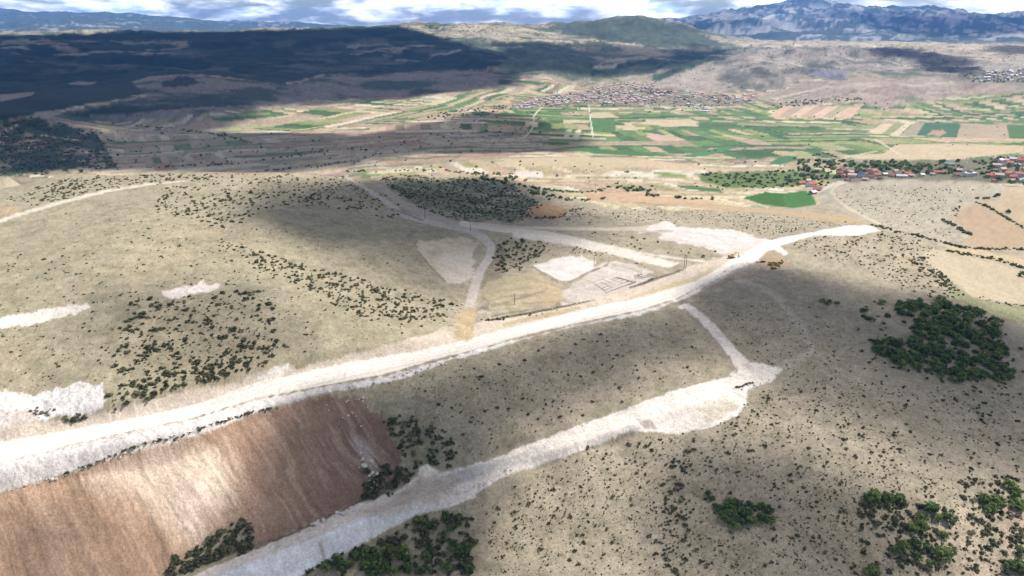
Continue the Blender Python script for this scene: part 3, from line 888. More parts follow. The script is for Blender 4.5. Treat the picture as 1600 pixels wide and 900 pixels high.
for o_, w_, s_ in ((-12, 1.6, .22), (-3, 2.4, .12), (4, 1.6, .16), (11, 2.0, .25)):
    stroke([(-100, 735 + o_ * 1.3), (0, 711 + o_ * 1.2), (100, 687 + o_ * 1.1), (215, 664 + o_), (300, 645 + o_), (400, 612 + o_ * 0.9), (560, 577 + o_ * 0.8), (720, 545 + o_ * 0.7), (800, 521 + o_ * 0.6), (900, 496 + o_ * 0.6), (1000, 474 + o_ * 0.5), (1062, 454 + o_ * 0.5), (1120, 427 + o_ * 0.5), (1180, 396 + o_ * 0.5)],
           w_, (196, 180, 164), strength=s_, jitter=0.7, feather=1.6)
for o_ in (-5, -1, 4):
    stroke([(330, 893 + o_), (430, 851 + o_), (540, 810 + o_), (640, 776 + o_), (700, 752 + o_), (800, 714 + o_), (900, 682 + o_), (1000, 650 + o_), (1100, 618 + o_), (1160, 590 + o_), (1130, 546), (1070, 482)], 1.6, (190, 172, 156), strength=0.4, jitter=0.7)
stroke([(1100, 452), (1150, 424), (1190, 408), (1205, 402)], [10, 8, 6], (176, 160, 146), feather=3, jitter=1, strength=0.7)  # shade on the road's lower side, put into the colour as a darker band
stroke([(768, 500), (800, 494), (830, 489), (858, 483), (900, 475), (928, 469)], [3, 4, 4, 3, 2], (92, 72, 62), feather=1.6, jitter=1.0, strength=0.85)
stroke([(768, 494), (800, 488), (836, 483)], 2, (110, 90, 78), feather=2, jitter=1.2, strength=0.6)
stroke([(985, 449), (1005, 443), (1022, 436), (1050, 428), (1066, 422)], [3, 4, 3, 2], (104, 90, 78), feather=1.6, jitter=1.0, strength=0.75)
paint([(1198, 392), (1212, 390), (1226, 402), (1240, 420), (1200, 420), (1180, 412)], (196, 172, 142), 'spoil_ground', feather=3, jitter=3, var=0.1)
paint([(715, 482), (744, 482), (741, 505), (742, 522), (736, 530), (707, 530), (711, 505)], (214, 190, 150), 'driveway', feather=8, jitter=5, var=0.14, k=0.58)
paint([(1180, 412), (1240, 420), (1240, 430), (1150, 436), (1080, 470), (1074, 474), (1085, 462)], (176, 160, 144), feather=4, jitter=3, strength=0.7)

# left quarry scars
Q1 = [(-200, 606), (0, 610), (37, 614), (50, 621), (72, 612), (95, 605), (125, 597), (148, 601), (160, 600), (166, 625), (158, 640), (125, 651), (95, 648), (62, 660), (30, 662), (0, 668), (-200, 700)]
paint(Q1, (250, 242, 234), 'quarry_scar', feather=3, jitter=5, var=0.16, rough=1.5, k=0.68)
paint([(0, 640), (60, 640), (62, 660), (30, 664), (0, 668)], (216, 196, 180), feather=5, jitter=4, strength=0.6)
paint([(-100, 512), (0, 497), (40, 490), (100, 478), (138, 475), (142, 480), (120, 490), (60, 505), (0, 514), (-100, 530)], (240, 230, 216), 'quarry_scar', feather=3, jitter=4, var=0.16, rough=1.0, k=0.78)
paint([(256, 456), (275, 450), (290, 447), (310, 443), (336, 442), (343, 447), (330, 455), (305, 458), (290, 464), (266, 468), (258, 462)], (242, 228, 214), 'quarry_scar', feather=3, jitter=6, var=0.2, rough=1.2, k=0.78)
paint([(405, 592), (425, 576), (448, 571), (458, 578), (436, 590), (412, 600)], (236, 220, 202), feather=2, jitter=3, rough=0.8, k=0.75)
stroke([(-100, 372), (0, 345), (30, 335), (60, 327), (100, 315), (170, 298), (230, 288), (290, 283)], [5, 5, 5, 5, 3, 2], (240, 228, 206), 'dirt_track', jitter=1.2, var=0.12, k=0.62)
paint([(0, 326), (20, 322), (34, 326), (20, 334), (0, 338)], (224, 190, 146), feather=4, strength=0.7)

# brown fill slope with its streaks
SLOPE_ID = region('fill_slope')
idx, w = zone(SLOPE, 9, 9)
sx, sy = fx_[idx], fy_[idx]
across = sx * 0.70 + sy * 0.71
along = sx * 0.71 - sy * 0.70
wob = fbm(sx / 25, sy / 25, 2, 61) * 1.5
st1 = fbm(across / 3.4 + wob * 1.4 + 0.5 * fbm(sx / 9, sy / 9, 2, 62), along / 30, 5, 60, 0.6)
st2 = fbm(across / 8 + wob * 0.4, along / 90, 3, 66)
st3 = fbm(across / 0.9 + wob * 2, along / 25, 3, 67)
brown = alb((208, 172, 142), 0.68)
cc_ = np.repeat(brown[None], len(idx), 0)
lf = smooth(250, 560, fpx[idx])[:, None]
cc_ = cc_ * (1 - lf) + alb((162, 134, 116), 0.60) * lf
pz = smooth(-26, 40, poly_sd([(130, 752), (185, 722), (215, 706), (300, 690), (350, 694), (372, 730), (368, 770), (340, 800), (320, 850), (290, 860), (262, 830), (228, 790), (190, 762)], fpx[idx], fpy[idx]) + 16 * st2 + 22 * st1 + 10 * st3)
cc_ = cc_ * (1 - pz[:, None] * 0.85) + alb((242, 218, 194), 0.80) * pz[:, None] * 0.85
cc_ = cc_ * (1 + 0.16 * st1 + 0.12 * st2 + 0.14 * st3 + 0.10 * fbm(sx / 2, sy / 2, 3, 69))[:, None]
wd_ = smooth(0.1, 0.5, -st1 + 0.4 * st3)[:, None] * 0.18
cc_ = cc_ * (1 - wd_) + alb((150, 114, 90)) * wd_
wl_ = smooth(0.12, 0.5, st1 + 0.5 * st2 + 0.3 * st3)
cc_ = cc_ * (1 - 0.28 * wl_[:, None]) + alb((226, 202, 176)) * 0.28 * wl_[:, None]
pz = smooth(-5, 8, poly_sd([(545, 690), (560, 676), (578, 690), (588, 715), (592, 740), (575, 742), (560, 715)], fpx[idx], fpy[idx]) + 10 * st3)
cc_ = cc_ * (1 - pz[:, None] * 0.6) + alb((226, 210, 200)) * pz[:, None] * 0.6
cc_ = cc_ * (1 + 0.16 * fbm(sx / 12, sy / 12, 4, 68) + 0.10 * fbm(sx / 0.8, sy / 0.8, 2, 70))[:, None]
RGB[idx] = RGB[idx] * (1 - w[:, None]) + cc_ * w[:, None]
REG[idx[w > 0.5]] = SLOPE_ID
stroke([(300, 880), (360, 862), (430, 848), (520, 806), (600, 770)], [8, 10, 6], (104, 84, 70), feather=6, jitter=4, strength=0.6)

# lower haul road
LOWER = [(250, 925), (300, 899), (350, 878), (400, 858), (450, 838), (520, 807), (560, 790), (620, 770), (655, 745), (656, 732), (668, 727), (690, 740), (720, 732), (780, 714), (830, 693), (880, 675), (930, 657), (980, 639), (1020, 624), (1060, 610), (1100, 600), (1140, 590), (1152, 578),
         (1140, 556), (1110, 520), (1085, 491), (1060, 478), (1076, 473), (1096, 488), (1126, 515), (1150, 545), (1172, 566), (1192, 568), (1220, 578), (1205, 594), (1166, 606), (1164, 628), (1150, 648), (1110, 665), (1060, 676), (1010, 672), (984, 670), (940, 690), (880, 712), (800, 738), (750, 766), (738, 776), (712, 790),
         (680, 798), (650, 804), (605, 826), (560, 851), (520, 873), (467, 898), (440, 920), (300, 1000)]
paint(LOWER, (240, 226, 212), 'dirt_road', feather=2.5, jitter=3.0, var=0.14, rough=1.0, k=0.78)
idx, w = zone([(300, 915), (352, 893), (420, 868), (500, 838), (560, 812), (610, 793), (660, 780), (680, 790), (650, 804), (605, 826), (560, 852), (520, 875), (467, 900), (400, 950)], 4, 4)
mixin(w, idx, alb((224, 222, 222), 0.92) * (1 + 0.16 * fbm(fx_[idx] / 3, fy_[idx] / 3, 4, 77) + 0.1 * fbm(fx_[idx] / 12, fy_[idx] / 5, 3, 78))[:, None])
paint([(700, 742), (740, 728), (800, 712), (850, 694), (862, 704), (840, 718), (780, 735), (730, 752), (705, 756)], (216, 212, 204), feather=10, jitter=6, strength=0.7, k=0.62)
paint([(560, 800), (620, 775), (656, 742), (680, 740), (720, 752), (700, 775), (640, 795), (590, 812)], (214, 194, 172), feather=16, jitter=8, strength=0.7, k=0.68)
paint([(1090, 640), (1130, 625), (1158, 632), (1140, 650), (1105, 660)], (206, 192, 160), feather=10, jitter=8, strength=0.5)
paint([(995, 655), (1015, 655), (1030, 672), (1010, 674)], (188, 172, 160), feather=5, jitter=3, strength=0.6)
stroke([(500, 850), (505, 865), (508, 880)], 5, (206, 176, 140), feather=4, strength=0.6)
# crushed white rock heaped along the edges
for pts_, w_ in (([(520, 806), (560, 789), (620, 769), (655, 744), (657, 731), (668, 727), (690, 740), (720, 732), (780, 714), (830, 693), (880, 675), (930, 657), (980, 639), (1020, 624), (1060, 610), (1100, 600), (1138, 590), (1150, 578)], 3.2),
                ([(1175, 568), (1192, 569), (1220, 578), (1205, 594), (1167, 606), (1165, 628), (1150, 648), (1110, 665), (1060, 676), (1010, 672), (984, 670), (940, 690), (880, 712), (800, 738), (745, 762)], 5),
                ([(742, 776), (700, 792), (650, 803), (605, 825), (560, 850), (520, 872)], 5), ([(1062, 480), (1086, 492), (1111, 520), (1141, 556)], 2)):
    stroke(pts_, w_, (246, 236, 224), jitter=2.6, strength=0.7, var=0.2, k=0.8, feather=2)
for pts_ in ([(560, 601), (620, 592), (700, 562), (760, 546), (800, 534)], [(405, 590), (450, 571)], [(0, 766), (100, 739), (175, 712), (325, 674), (400, 641)]):
    stroke(pts_, 5, (246, 238, 228), jitter=3.2, strength=0.75, var=0.2, k=0.82, feather=2)
# faint wheel tracks in the grass
stroke([(1150, 436), (1180, 445), (1212, 462), (1236, 492), (1256, 520), (1268, 545), (1262, 556), (1230, 568)], [6, 8, 10, 11, 12, 12, 14], (220, 204, 184), strength=0.65, feather=4, jitter=2)
stroke([(1196, 440), (1225, 466), (1250, 498), (1278, 540)], 2.5, (214, 198, 178), strength=0.4)
stroke([(1200, 420), (1236, 420), (1244, 428), (1225, 436)], 5, (206, 188, 168), strength=0.5, feather=3)
stroke([(1076, 470), (1130, 469), (1200, 468)], 1.5, (206, 188, 160), strength=0.5)
for o_ in (0, 7):
    stroke([(672 + o_, 590), (678 + o_, 630), (690 + o_, 660), (712 + o_, 690), (722 + o_, 720)], 2, (214, 196, 164), strength=0.5, jitter=0.5)
stroke([(1060, 760), (1045, 800), (1040, 860), (1046, 900)], 8, (186, 170, 150), strength=0.3, feather=8, jitter=4)
paint([(1480, 780), (1510, 790), (1530, 830), (1560, 900), (1500, 900), (1500, 850), (1478, 810)], (214, 194, 168), feather=10, jitter=8, strength=0.6)
paint([(1540, 790), (1600, 780), (1640, 790), (1640, 860), (1570, 850)], (206, 176, 156), feather=12, jitter=8, strength=0.5)

# relief of tufts, stones and soil patches in every surface
gr_fine = fbm(fx_ / 1.1, fy_ / 1.1, 3, 120) * smooth(1500, 300, fr_)
gr_mid = fbm(fx_ / 5.5, fy_ / 5.5, 4, 121, 0.6)
gr_far = fbm(fx_ / 34, fy_ / 34, 4, 122, 0.6) * smooth(700, 2500, fr_)
pasture = (REG == 0)
terr = fbm(fx_ / 30, fy_ / 2.2, 3, 123) * smooth(1300, 500, fr_)
amp = np.where(pasture, 1.45, np.where(REG == main_id, 0.35, 0.85))
RGB *= np.clip(1 + amp * (0.20 * gr_fine + 0.16 * gr_mid + 0.16 * gr_far + 0.07 * terr) + 0.05 * (hash2(np.arange(NF), np.arange(NF) * 0, 9) - 0.5) * 2, 0.5, 1.6)[:, None]
bare = smooth(0.25, 0.55, fbm(fx_ / 22, fy_ / 16, 5, 124, 0.6)) * smooth(1600, 900, fr_) * pasture
mixin(bare * 0.45, slice(None), alb((216, 198, 172)))
herb = smooth(0.15, 0.5, fbm(fx_ / 9, fy_ / 9, 4, 125, 0.6)) * smooth(1600, 900, fr_) * pasture
mixin(herb * 0.40, slice(None), alb((142, 136, 104)))
# speckle of stones and tufts, near only
nearw = smooth(1500, 600, fr_)
spk = smooth(0.42, 0.62, fbm(fx_ / 1.9, fy_ / 1.9, 2, 111)) * nearw * (REG == 0)
mixin(spk * 0.45, slice(None), alb((128, 122, 92)))
ZF = Z[:, C0:C1].ravel()
ZF += ROUGHN * nearw * (0.35 * fbm(fx_ / 2.2, fy_ / 2.2, 3, 112) + 0.25 * fbm(fx_ / 7, fy_ / 7, 2, 113))
Z[:, C0:C1] = ZF.reshape(nr, NC)

# ------------------------------------------------------------------ ground materials and objects


def ground_material(name, bump=0.6, spec=0.15):
    m = bpy.data.materials.new(name)
    m.use_nodes = True
    nt = m.node_tree
    nd, lk = nt.nodes, nt.links
    b = nd['Principled BSDF']
    b.inputs['Roughness'].default_value = 0.95
    b.inputs['Specular IOR Level'].default_value = spec
    at = nd.new('ShaderNodeAttribute')
    at.attribute_name = 'Col'
    geo = nd.new('ShaderNodeNewGeometry')
    n1 = nd.new('ShaderNodeTexNoise')
    n1.inputs['Scale'].default_value = 0.9
    n1.inputs['Detail'].default_value = 6
    n1.inputs['Roughness'].default_value = 0.7
    lk.new(geo.outputs['Position'], n1.inputs['Vector'])
    mr = nd.new('ShaderNodeMapRange')
    mr.inputs['From Min'].default_value = 0.3
    mr.inputs['From Max'].default_value = 0.7
    mr.inputs['To Min'].default_value = 0.74
    mr.inputs['To Max'].default_value = 1.26
    lk.new(n1.outputs['Fac'], mr.inputs['Value'])
    mul = nd.new('ShaderNodeVectorMath')
    mul.operation = 'SCALE'
    lk.new(at.outputs['Color'], mul.inputs[0])
    lk.new(mr.outputs[0], mul.inputs['Scale'])
    lk.new(mul.outputs[0], b.inputs['Base Color'])
    bp = nd.new('ShaderNodeBump')
    bp.inputs['Strength'].default_value = bump
    bp.inputs['Distance'].default_value = 0.5
    lk.new(n1.outputs['Fac'], bp.inputs['Height'])
    lk.new(bp.outputs[0], b.inputs['Normal'])
    return m


M_GROUND = ground_material('dry_ground')
M_EARTH = ground_material('bare_earth', 0.9)

# colours of the whole grid
COLR = np.zeros((nr, nc, 4), np.float32)
COLR[:, :, 3] = 1
RGBF = np.clip(RGB, 0.005, 0.9).reshape(nr, NC, 3)
COLR[:, C0:C1, :3] = RGBF
side = np.where(np.arange(nc) < C0)[0]
xs, ys = X[:, ~front], Y[:, ~front]
mixn = smooth(-0.3, 0.3, fbm(xs / 400, ys / 400, 4, 500))[..., None]
COLR[:, ~front, :3] = np.where((R > 10500)[:, None, None], alb((110, 116, 104)), alb((190, 178, 146)) * (1 - mixn) + alb((130, 136, 100)) * mixn)
REGG = np.zeros((nr, nc), np.int16)
REGG[:, C0:C1] = REG.reshape(nr, NC)
# split of the far land: hills and mountains are bodies of their own
HILL_ID = region('hills')
MTN_ID = region('mountains')
rg = np.repeat(R[:, None], nc, 1)
REGG[(REGG == 0) & (rg > 10300)] = MTN_ID
REGG[(REGG == 0) & (rg > 4600)] = HILL_ID

# vertex normals of the whole surface, so that neighbouring pieces meet without a seam
V = np.stack([X, Y, Z], -1)
dI = np.gradient(V, axis=0)
dJ = np.gradient(V, axis=1)
NRM = np.cross(dJ, dI)
NRM /= np.linalg.norm(NRM, axis=2, keepdims=True) + 1e-12
NRM[NRM[..., 2] < 0] *= -1
ii, jj = np.meshgrid(np.arange(nr - 1), np.arange(nc - 1), indexing='ij')
quads = np.stack([ii * nc + jj, ii * nc + jj + 1, (ii + 1) * nc + jj + 1, (ii + 1) * nc + jj], -1).reshape(-1, 4)
fv = np.stack([REGG[ii, jj], REGG[ii + 1, jj], REGG[ii, jj + 1], REGG[ii + 1, jj + 1]], -1).reshape(-1, 4)
freg = np.where((fv[:, 1] == fv[:, 2]), fv[:, 1], fv[:, 0])
Vf = V.reshape(-1, 3).astype(np.float32)
Nf = NRM.reshape(-1, 3).astype(np.float32)
Cf = COLR.reshape(-1, 4)


def grid_object(name, q, mat):
    used, inv = np.unique(q.ravel(), return_inverse=True)
    me = bpy.data.meshes.new(name)
    nq = len(q)
    me.vertices.add(len(used))
    me.vertices.foreach_set('co', Vf[used].ravel())
    me.loops.add(nq * 4)
    me.loops.foreach_set('vertex_index', inv.astype(np.int32))
    me.polygons.add(nq)
    me.polygons.foreach_set('loop_start', np.arange(0, nq * 4, 4, dtype=np.int32))
    me.polygons.foreach_set('loop_total', np.full(nq, 4, np.int32))
    me.update(calc_edges=True)
    me.polygons.foreach_set('use_smooth', np.ones(nq, bool))
    ca = me.color_attributes.new('Col', 'FLOAT_COLOR', 'POINT')
    ca.data.foreach_set('color', Cf[used].ravel())
    me.materials.append(mat)
    me.normals_split_custom_set_from_vertices(Nf[used].tolist())
    o = bpy.data.objects.new(name, me)
    COL.objects.link(o)
    o['kind'] = 'structure'
    return o


cnt = np.bincount(freg, minlength=len(REGION_NAMES))
for rid in range(len(REGION_NAMES)):
    if cnt[rid] == 0:
        continue
    if cnt[rid] < 12:
        freg[freg == rid] = 0
for rid in range(len(REGION_NAMES)):
    q = quads[freg == rid]
    if len(q):
        grid_object(REGION_NAMES[rid], q, M_EARTH if REGION_NAMES[rid] in ('fill_slope', 'rubble_berm', 'road_bank', 'quarry_scar', 'gravel_bank') else M_GROUND)

# ------------------------------------------------------------------ helpers for meshes and things
def srgb(c, k=1.0):
    v = lin(c) * k
    return (float(v[0]), float(v[1]), float(v[2]), 1.0)


def simple_mat(name, color, rough=0.85, var=0.2, scale=1.5, metal=0.0, rand=0.0):
    m = bpy.data.materials.new(name)
    m.use_nodes = True
    nd, lk = m.node_tree.nodes, m.node_tree.links
    b = nd['Principled BSDF']
    b.inputs['Roughness'].default_value = rough
    b.inputs['Metallic'].default_value = metal
    b.inputs['Specular IOR Level'].default_value = 0.25
    tc = nd.new('ShaderNodeTexCoord')
    n1 = nd.new('ShaderNodeTexNoise')
    n1.inputs['Scale'].default_value = scale
    n1.inputs['Detail'].default_value = 4
    lk.new(tc.outputs['Object'], n1.inputs['Vector'])
    mr = nd.new('ShaderNodeMapRange')
    mr.inputs['From Min'].default_value = 0.3
    mr.inputs['From Max'].default_value = 0.7
    mr.inputs['To Min'].default_value = 1 - var
    mr.inputs['To Max'].default_value = 1 + var
    lk.new(n1.outputs['Fac'], mr.inputs['Value'])
    fac = mr.outputs[0]
    if rand:
        oi = nd.new('ShaderNodeObjectInfo')
        m2 = nd.new('ShaderNodeMapRange')
        m2.inputs['To Min'].default_value = 1 - rand
        m2.inputs['To Max'].default_value = 1 + rand
        lk.new(oi.outputs['Random'], m2.inputs['Value'])
        mm = nd.new('ShaderNodeMath')
        mm.operation = 'MULTIPLY'
        lk.new(fac, mm.inputs[0])
        lk.new(m2.outputs[0], mm.inputs[1])
        fac = mm.outputs[0]
    vm = nd.new('ShaderNodeVectorMath')
    vm.operation = 'SCALE'
    vm.inputs[0].default_value = color[:3]
    lk.new(fac, vm.inputs['Scale'])
    lk.new(vm.outputs[0], b.inputs['Base Color'])
    return m


def foliage_mat(name, ca, cb):
    """leaf colour drifting between two greens from plant to plant, and lighter and darker leaf by leaf"""
    m = bpy.data.materials.new(name)
    m.use_nodes = True
    nd, lk = m.node_tree.nodes, m.node_tree.links
    b = nd['Principled BSDF']
    b.inputs['Roughness'].default_value = 0.8
    b.inputs['Specular IOR Level'].default_value = 0.15
    oi = nd.new('ShaderNodeObjectInfo')
    at = nd.new('ShaderNodeAttribute')
    at.attribute_name = 'leaf'
    mx = nd.new('ShaderNodeMixRGB')
    mx.inputs['Color1'].default_value = (*ca, 1)
    mx.inputs['Color2'].default_value = (*cb, 1)
    lk.new(oi.outputs['Random'], mx.inputs['Fac'])
    vm = nd.new('ShaderNodeVectorMath')
    vm.operation = 'SCALE'
    lk.new(mx.outputs[0], vm.inputs[0])
    lk.new(at.outputs['Fac'], vm.inputs['Scale'])
    lk.new(vm.outputs[0], b.inputs['Base Color'])
    tl = nd.new('ShaderNodeBsdfTranslucent')
    lk.new(vm.outputs[0], tl.inputs['Color'])
    ms = nd.new('ShaderNodeAddShader')
    lk.new(b.outputs[0], ms.inputs[0])
    lk.new(tl.outputs[0], ms.inputs[1])
    lk.new(ms.outputs[0], nd['Material Output'].inputs['Surface'])
    return m


class MB:
    def __init__(s):
        s.v = []
        s.f = []
        s.mi = []

    def add(s, vs, fs, mi=0):
        o = len(s.v)
        s.v += [tuple(v) for v in vs]
        s.f += [tuple(i + o for i in f) for f in fs]
        s.mi += [mi] * len(fs)

    def box(s, c, d, rz=0, taper=1.0, mi=0, tilt=0):
        hx, hy, hz = d[0] / 2, d[1] / 2, d[2] / 2
        cs, sn = math.cos(rz), math.sin(rz)
        vs = []
        for z in (-hz, hz):
            t = taper if z > 0 else 1
            for x, y in ((-hx, -hy), (hx, -hy), (hx, hy), (-hx, hy)):
                x *= t
                y *= t
                xx, zz = x, z
                if tilt:
                    xx = x * math.cos(tilt) + z * math.sin(tilt)
                    zz = -x * math.sin(tilt) + z * math.cos(tilt)
                vs.append((c[0] + xx * cs - y * sn, c[1] + xx * sn + y * cs, c[2] + zz))
        s.add(vs, [(0, 3, 2, 1), (4, 5, 6, 7), (0, 1, 5, 4), (1, 2, 6, 5), (2, 3, 7, 6), (3, 0, 4, 7)], mi)

    def tube(s, p, q, r0, r1, n=6, mi=0, cap=True):
        p, q = Vector(p), Vector(q)
        d = (q - p).normalized()
        a = d.orthogonal().normalized()
        b = d.cross(a)
        vs = []
        for (c, r) in ((p, r0), (q, r1)):
            for k in range(n):
                t = 2 * math.pi * k / n
                vs.append(c + (a * math.cos(t) + b * math.sin(t)) * r)
        fs = [(k, (k + 1) % n, n + (k + 1) % n, n + k) for k in range(n)]
        if cap:
            fs += [tuple(range(n - 1, -1, -1)), tuple(range(n, 2 * n))]
        s.add(vs, fs, mi)

    def mesh(s, name, mats, smooth_=False):
        me = bpy.data.meshes.new(name)
        me.from_pydata(s.v, [], s.f)
        for m in (mats if isinstance(mats, (list, tuple)) else [mats]):
            me.materials.append(m)
        if len(set(s.mi)) > 1:
            me.polygons.foreach_set('material_index', s.mi)
        if smooth_:
            me.polygons.foreach_set('use_smooth', [True] * len(s.f))
        me.update()
        return me


def obj(name, me, parent=None, loc=(0, 0, 0)):
    o = bpy.data.objects.new(name, me)
    COL.objects.link(o)
    o.location = loc
    if parent is not None:
        o.parent = parent
    return o


def tag(o, label=None, cat=None, group=None, kind=None):
    if label:
        o['label'] = label
    if cat:
        o['category'] = cat
    if group:
        o['group'] = group
    if kind:
        o['kind'] = kind
    return o


def thing(name, label, cat, loc, rz=0, group=None, scale=1.0):
    o = bpy.data.objects.new(name, None)
    o.empty_display_size = 0.5
    COL.objects.link(o)
    o.location = loc
    o.rotation_euler = (0, 0, rz)
    o.scale = (scale,) * 3
    return tag(o, label, cat, group)


def gpt(px, py, dz=0.0):
    x, y, z, r = ground_at(px, py)
    return (float(x[0]), float(y[0]), float(z[0]) + dz)


# ------------------------------------------------------------------ clouds: unseen overhead, each shaped and placed so its shade lands as outlined
CLOUD_Z = 2000.0
CLOUD_THICKNESS = 2.4
SHADES = [  # outline of each cloud's shade on the land, width of its soft edge in metres, thickness
    ([(-150, 58), (0, 57), (200, 52), (400, 49), (620, 45), (655, 52), (700, 66), (780, 84), (806, 98), (770, 126), (650, 149), (520, 157), (400, 166), (360, 180), (320, 193), (200, 197), (100, 194), (-150, 196)], 260, 3.0),
    ([(-150, 200), (100, 202), (300, 204), (420, 207), (560, 212), (640, 204), (700, 186), (760, 176), (830, 182), (850, 200), (910, 208), (930, 218), (860, 236), (760, 236), (660, 238), (600, 246), (545, 258), (430, 269), (200, 266), (0, 270), (-150, 270)], 110, 1.3),
    ([(770, 66), (870, 66), (960, 76), (1060, 78), (1140, 78), (1095, 98), (1020, 114), (930, 118), (900, 108), (800, 108)], 300, 1.2),
    ([(1368, 75), (1430, 77), (1500, 90), (1510, 98), (1440, 94), (1370, 84)], 180, 2.0),
    ([(1440, 98), (1500, 104), (1510, 114), (1450, 110)], 150, 1.6),
    ([(1540, 72), (1640, 74), (1640, 84), (1560, 82)], 200, 1.5),
    ([(1310, 26), (1400, 24), (1520, 26), (1640, 30), (1640, 48), (1500, 56), (1400, 50), (1340, 40)], 900, 1.0),
    ([(1060, 36), (1130, 30), (1200, 30), (1250, 36), (1180, 44), (1100, 44)], 600, 0.4),
    ([(370, 330), (420, 304), (460, 302), (520, 297), (596, 280), (780, 276), (850, 296), (880, 330), (870, 362), (800, 384), (740, 392), (680, 440), (570, 425), (480, 408), (400, 375), (370, 350)], 130, 0.9),
    ([(440, 330), (540, 306), (620, 286), (780, 284), (832, 308), (840, 345), (760, 372), (690, 366), (600, 372), (500, 374), (440, 358)], 80, 1.6),
    ([(560, 420), (700, 376), (800, 384), (812, 420), (770, 460), (700, 480), (620, 470)], 60, 0.2),
    ([(640, 660), (700, 600), (780, 565), (900, 524), (1040, 488), (1080, 452), (1140, 428), (1200, 416), (1260, 424), (1340, 446), (1450, 462), (1560, 496), (1720, 540), (1720, 770), (1560, 720), (1420, 660), (1320, 620), (1230, 580), (1180, 560), (1120, 548), (1000, 556), (900, 590), (800, 640), (700, 700)], 55, 0.7),
    ([(1090, 462), (1150, 436), (1200, 428), (1300, 445), (1360, 480), (1420, 540), (1380, 560), (1300, 530), (1220, 500), (1130, 485)], 45, 0.65),
    ([(1350, 470), (1520, 490), (1620, 540), (1640, 620), (1500, 640), (1380, 590)], 60, 0.8),
    ([(430, 680), (500, 625), (570, 628), (640, 660), (720, 700), (740, 760), (760, 830), (740, 930), (420, 960), (240, 960), (300, 880), (380, 800)], 32, 1.0),
    ([(60, 820), (200, 800), (300, 840), (280, 960), (0, 960), (0, 860)], 30, 0.35),
    ([(1060, 705), (1130, 695), (1260, 730), (1400, 790), (1440, 900), (1420, 960), (1120, 960), (1070, 860), (1040, 780)], 40, 0.75),
    ([(690, 690), (760, 700), (780, 790), (765, 900), (730, 940), (710, 800)], 26, 0.5),
    ([(140, 470), (260, 440), (420, 450), (460, 520), (380, 590), (220, 560)], 60, 0.28),
]
M_CLOUD = bpy.data.materials.new('cloud_vapour')
M_CLOUD.use_nodes = True
nd, lk = M_CLOUD.node_tree.nodes, M_CLOUD.node_tree.links
nd.clear()
c_out = nd.new('ShaderNodeOutputMaterial')
c_mix = nd.new('ShaderNodeMixShader')
c_tr = nd.new('ShaderNodeBsdfTransparent')
c_ms = nd.new('ShaderNodeMixShader')
c_df = nd.new('ShaderNodeBsdfDiffuse')
c_tl = nd.new('ShaderNodeBsdfTranslucent')
c_df.inputs['Color'].default_value = (0.92, 0.92, 0.94, 1)
c_tl.inputs['Color'].default_value = (0.92, 0.92, 0.94, 1)
c_at = nd.new('ShaderNodeAttribute')
c_at.attribute_name = 'opacity'
lk.new(c_df.outputs[0], c_ms.inputs[1])
lk.new(c_tl.outputs[0], c_ms.inputs[2])
c_ms.inputs[0].default_value = 0.5
lk.new(c_at.outputs['Fac'], c_mix.inputs[0])
lk.new(c_tr.outputs[0], c_mix.inputs[1])
lk.new(c_ms.outputs[0], c_mix.inputs[2])
lk.new(c_mix.outputs[0], c_out.inputs['Surface'])


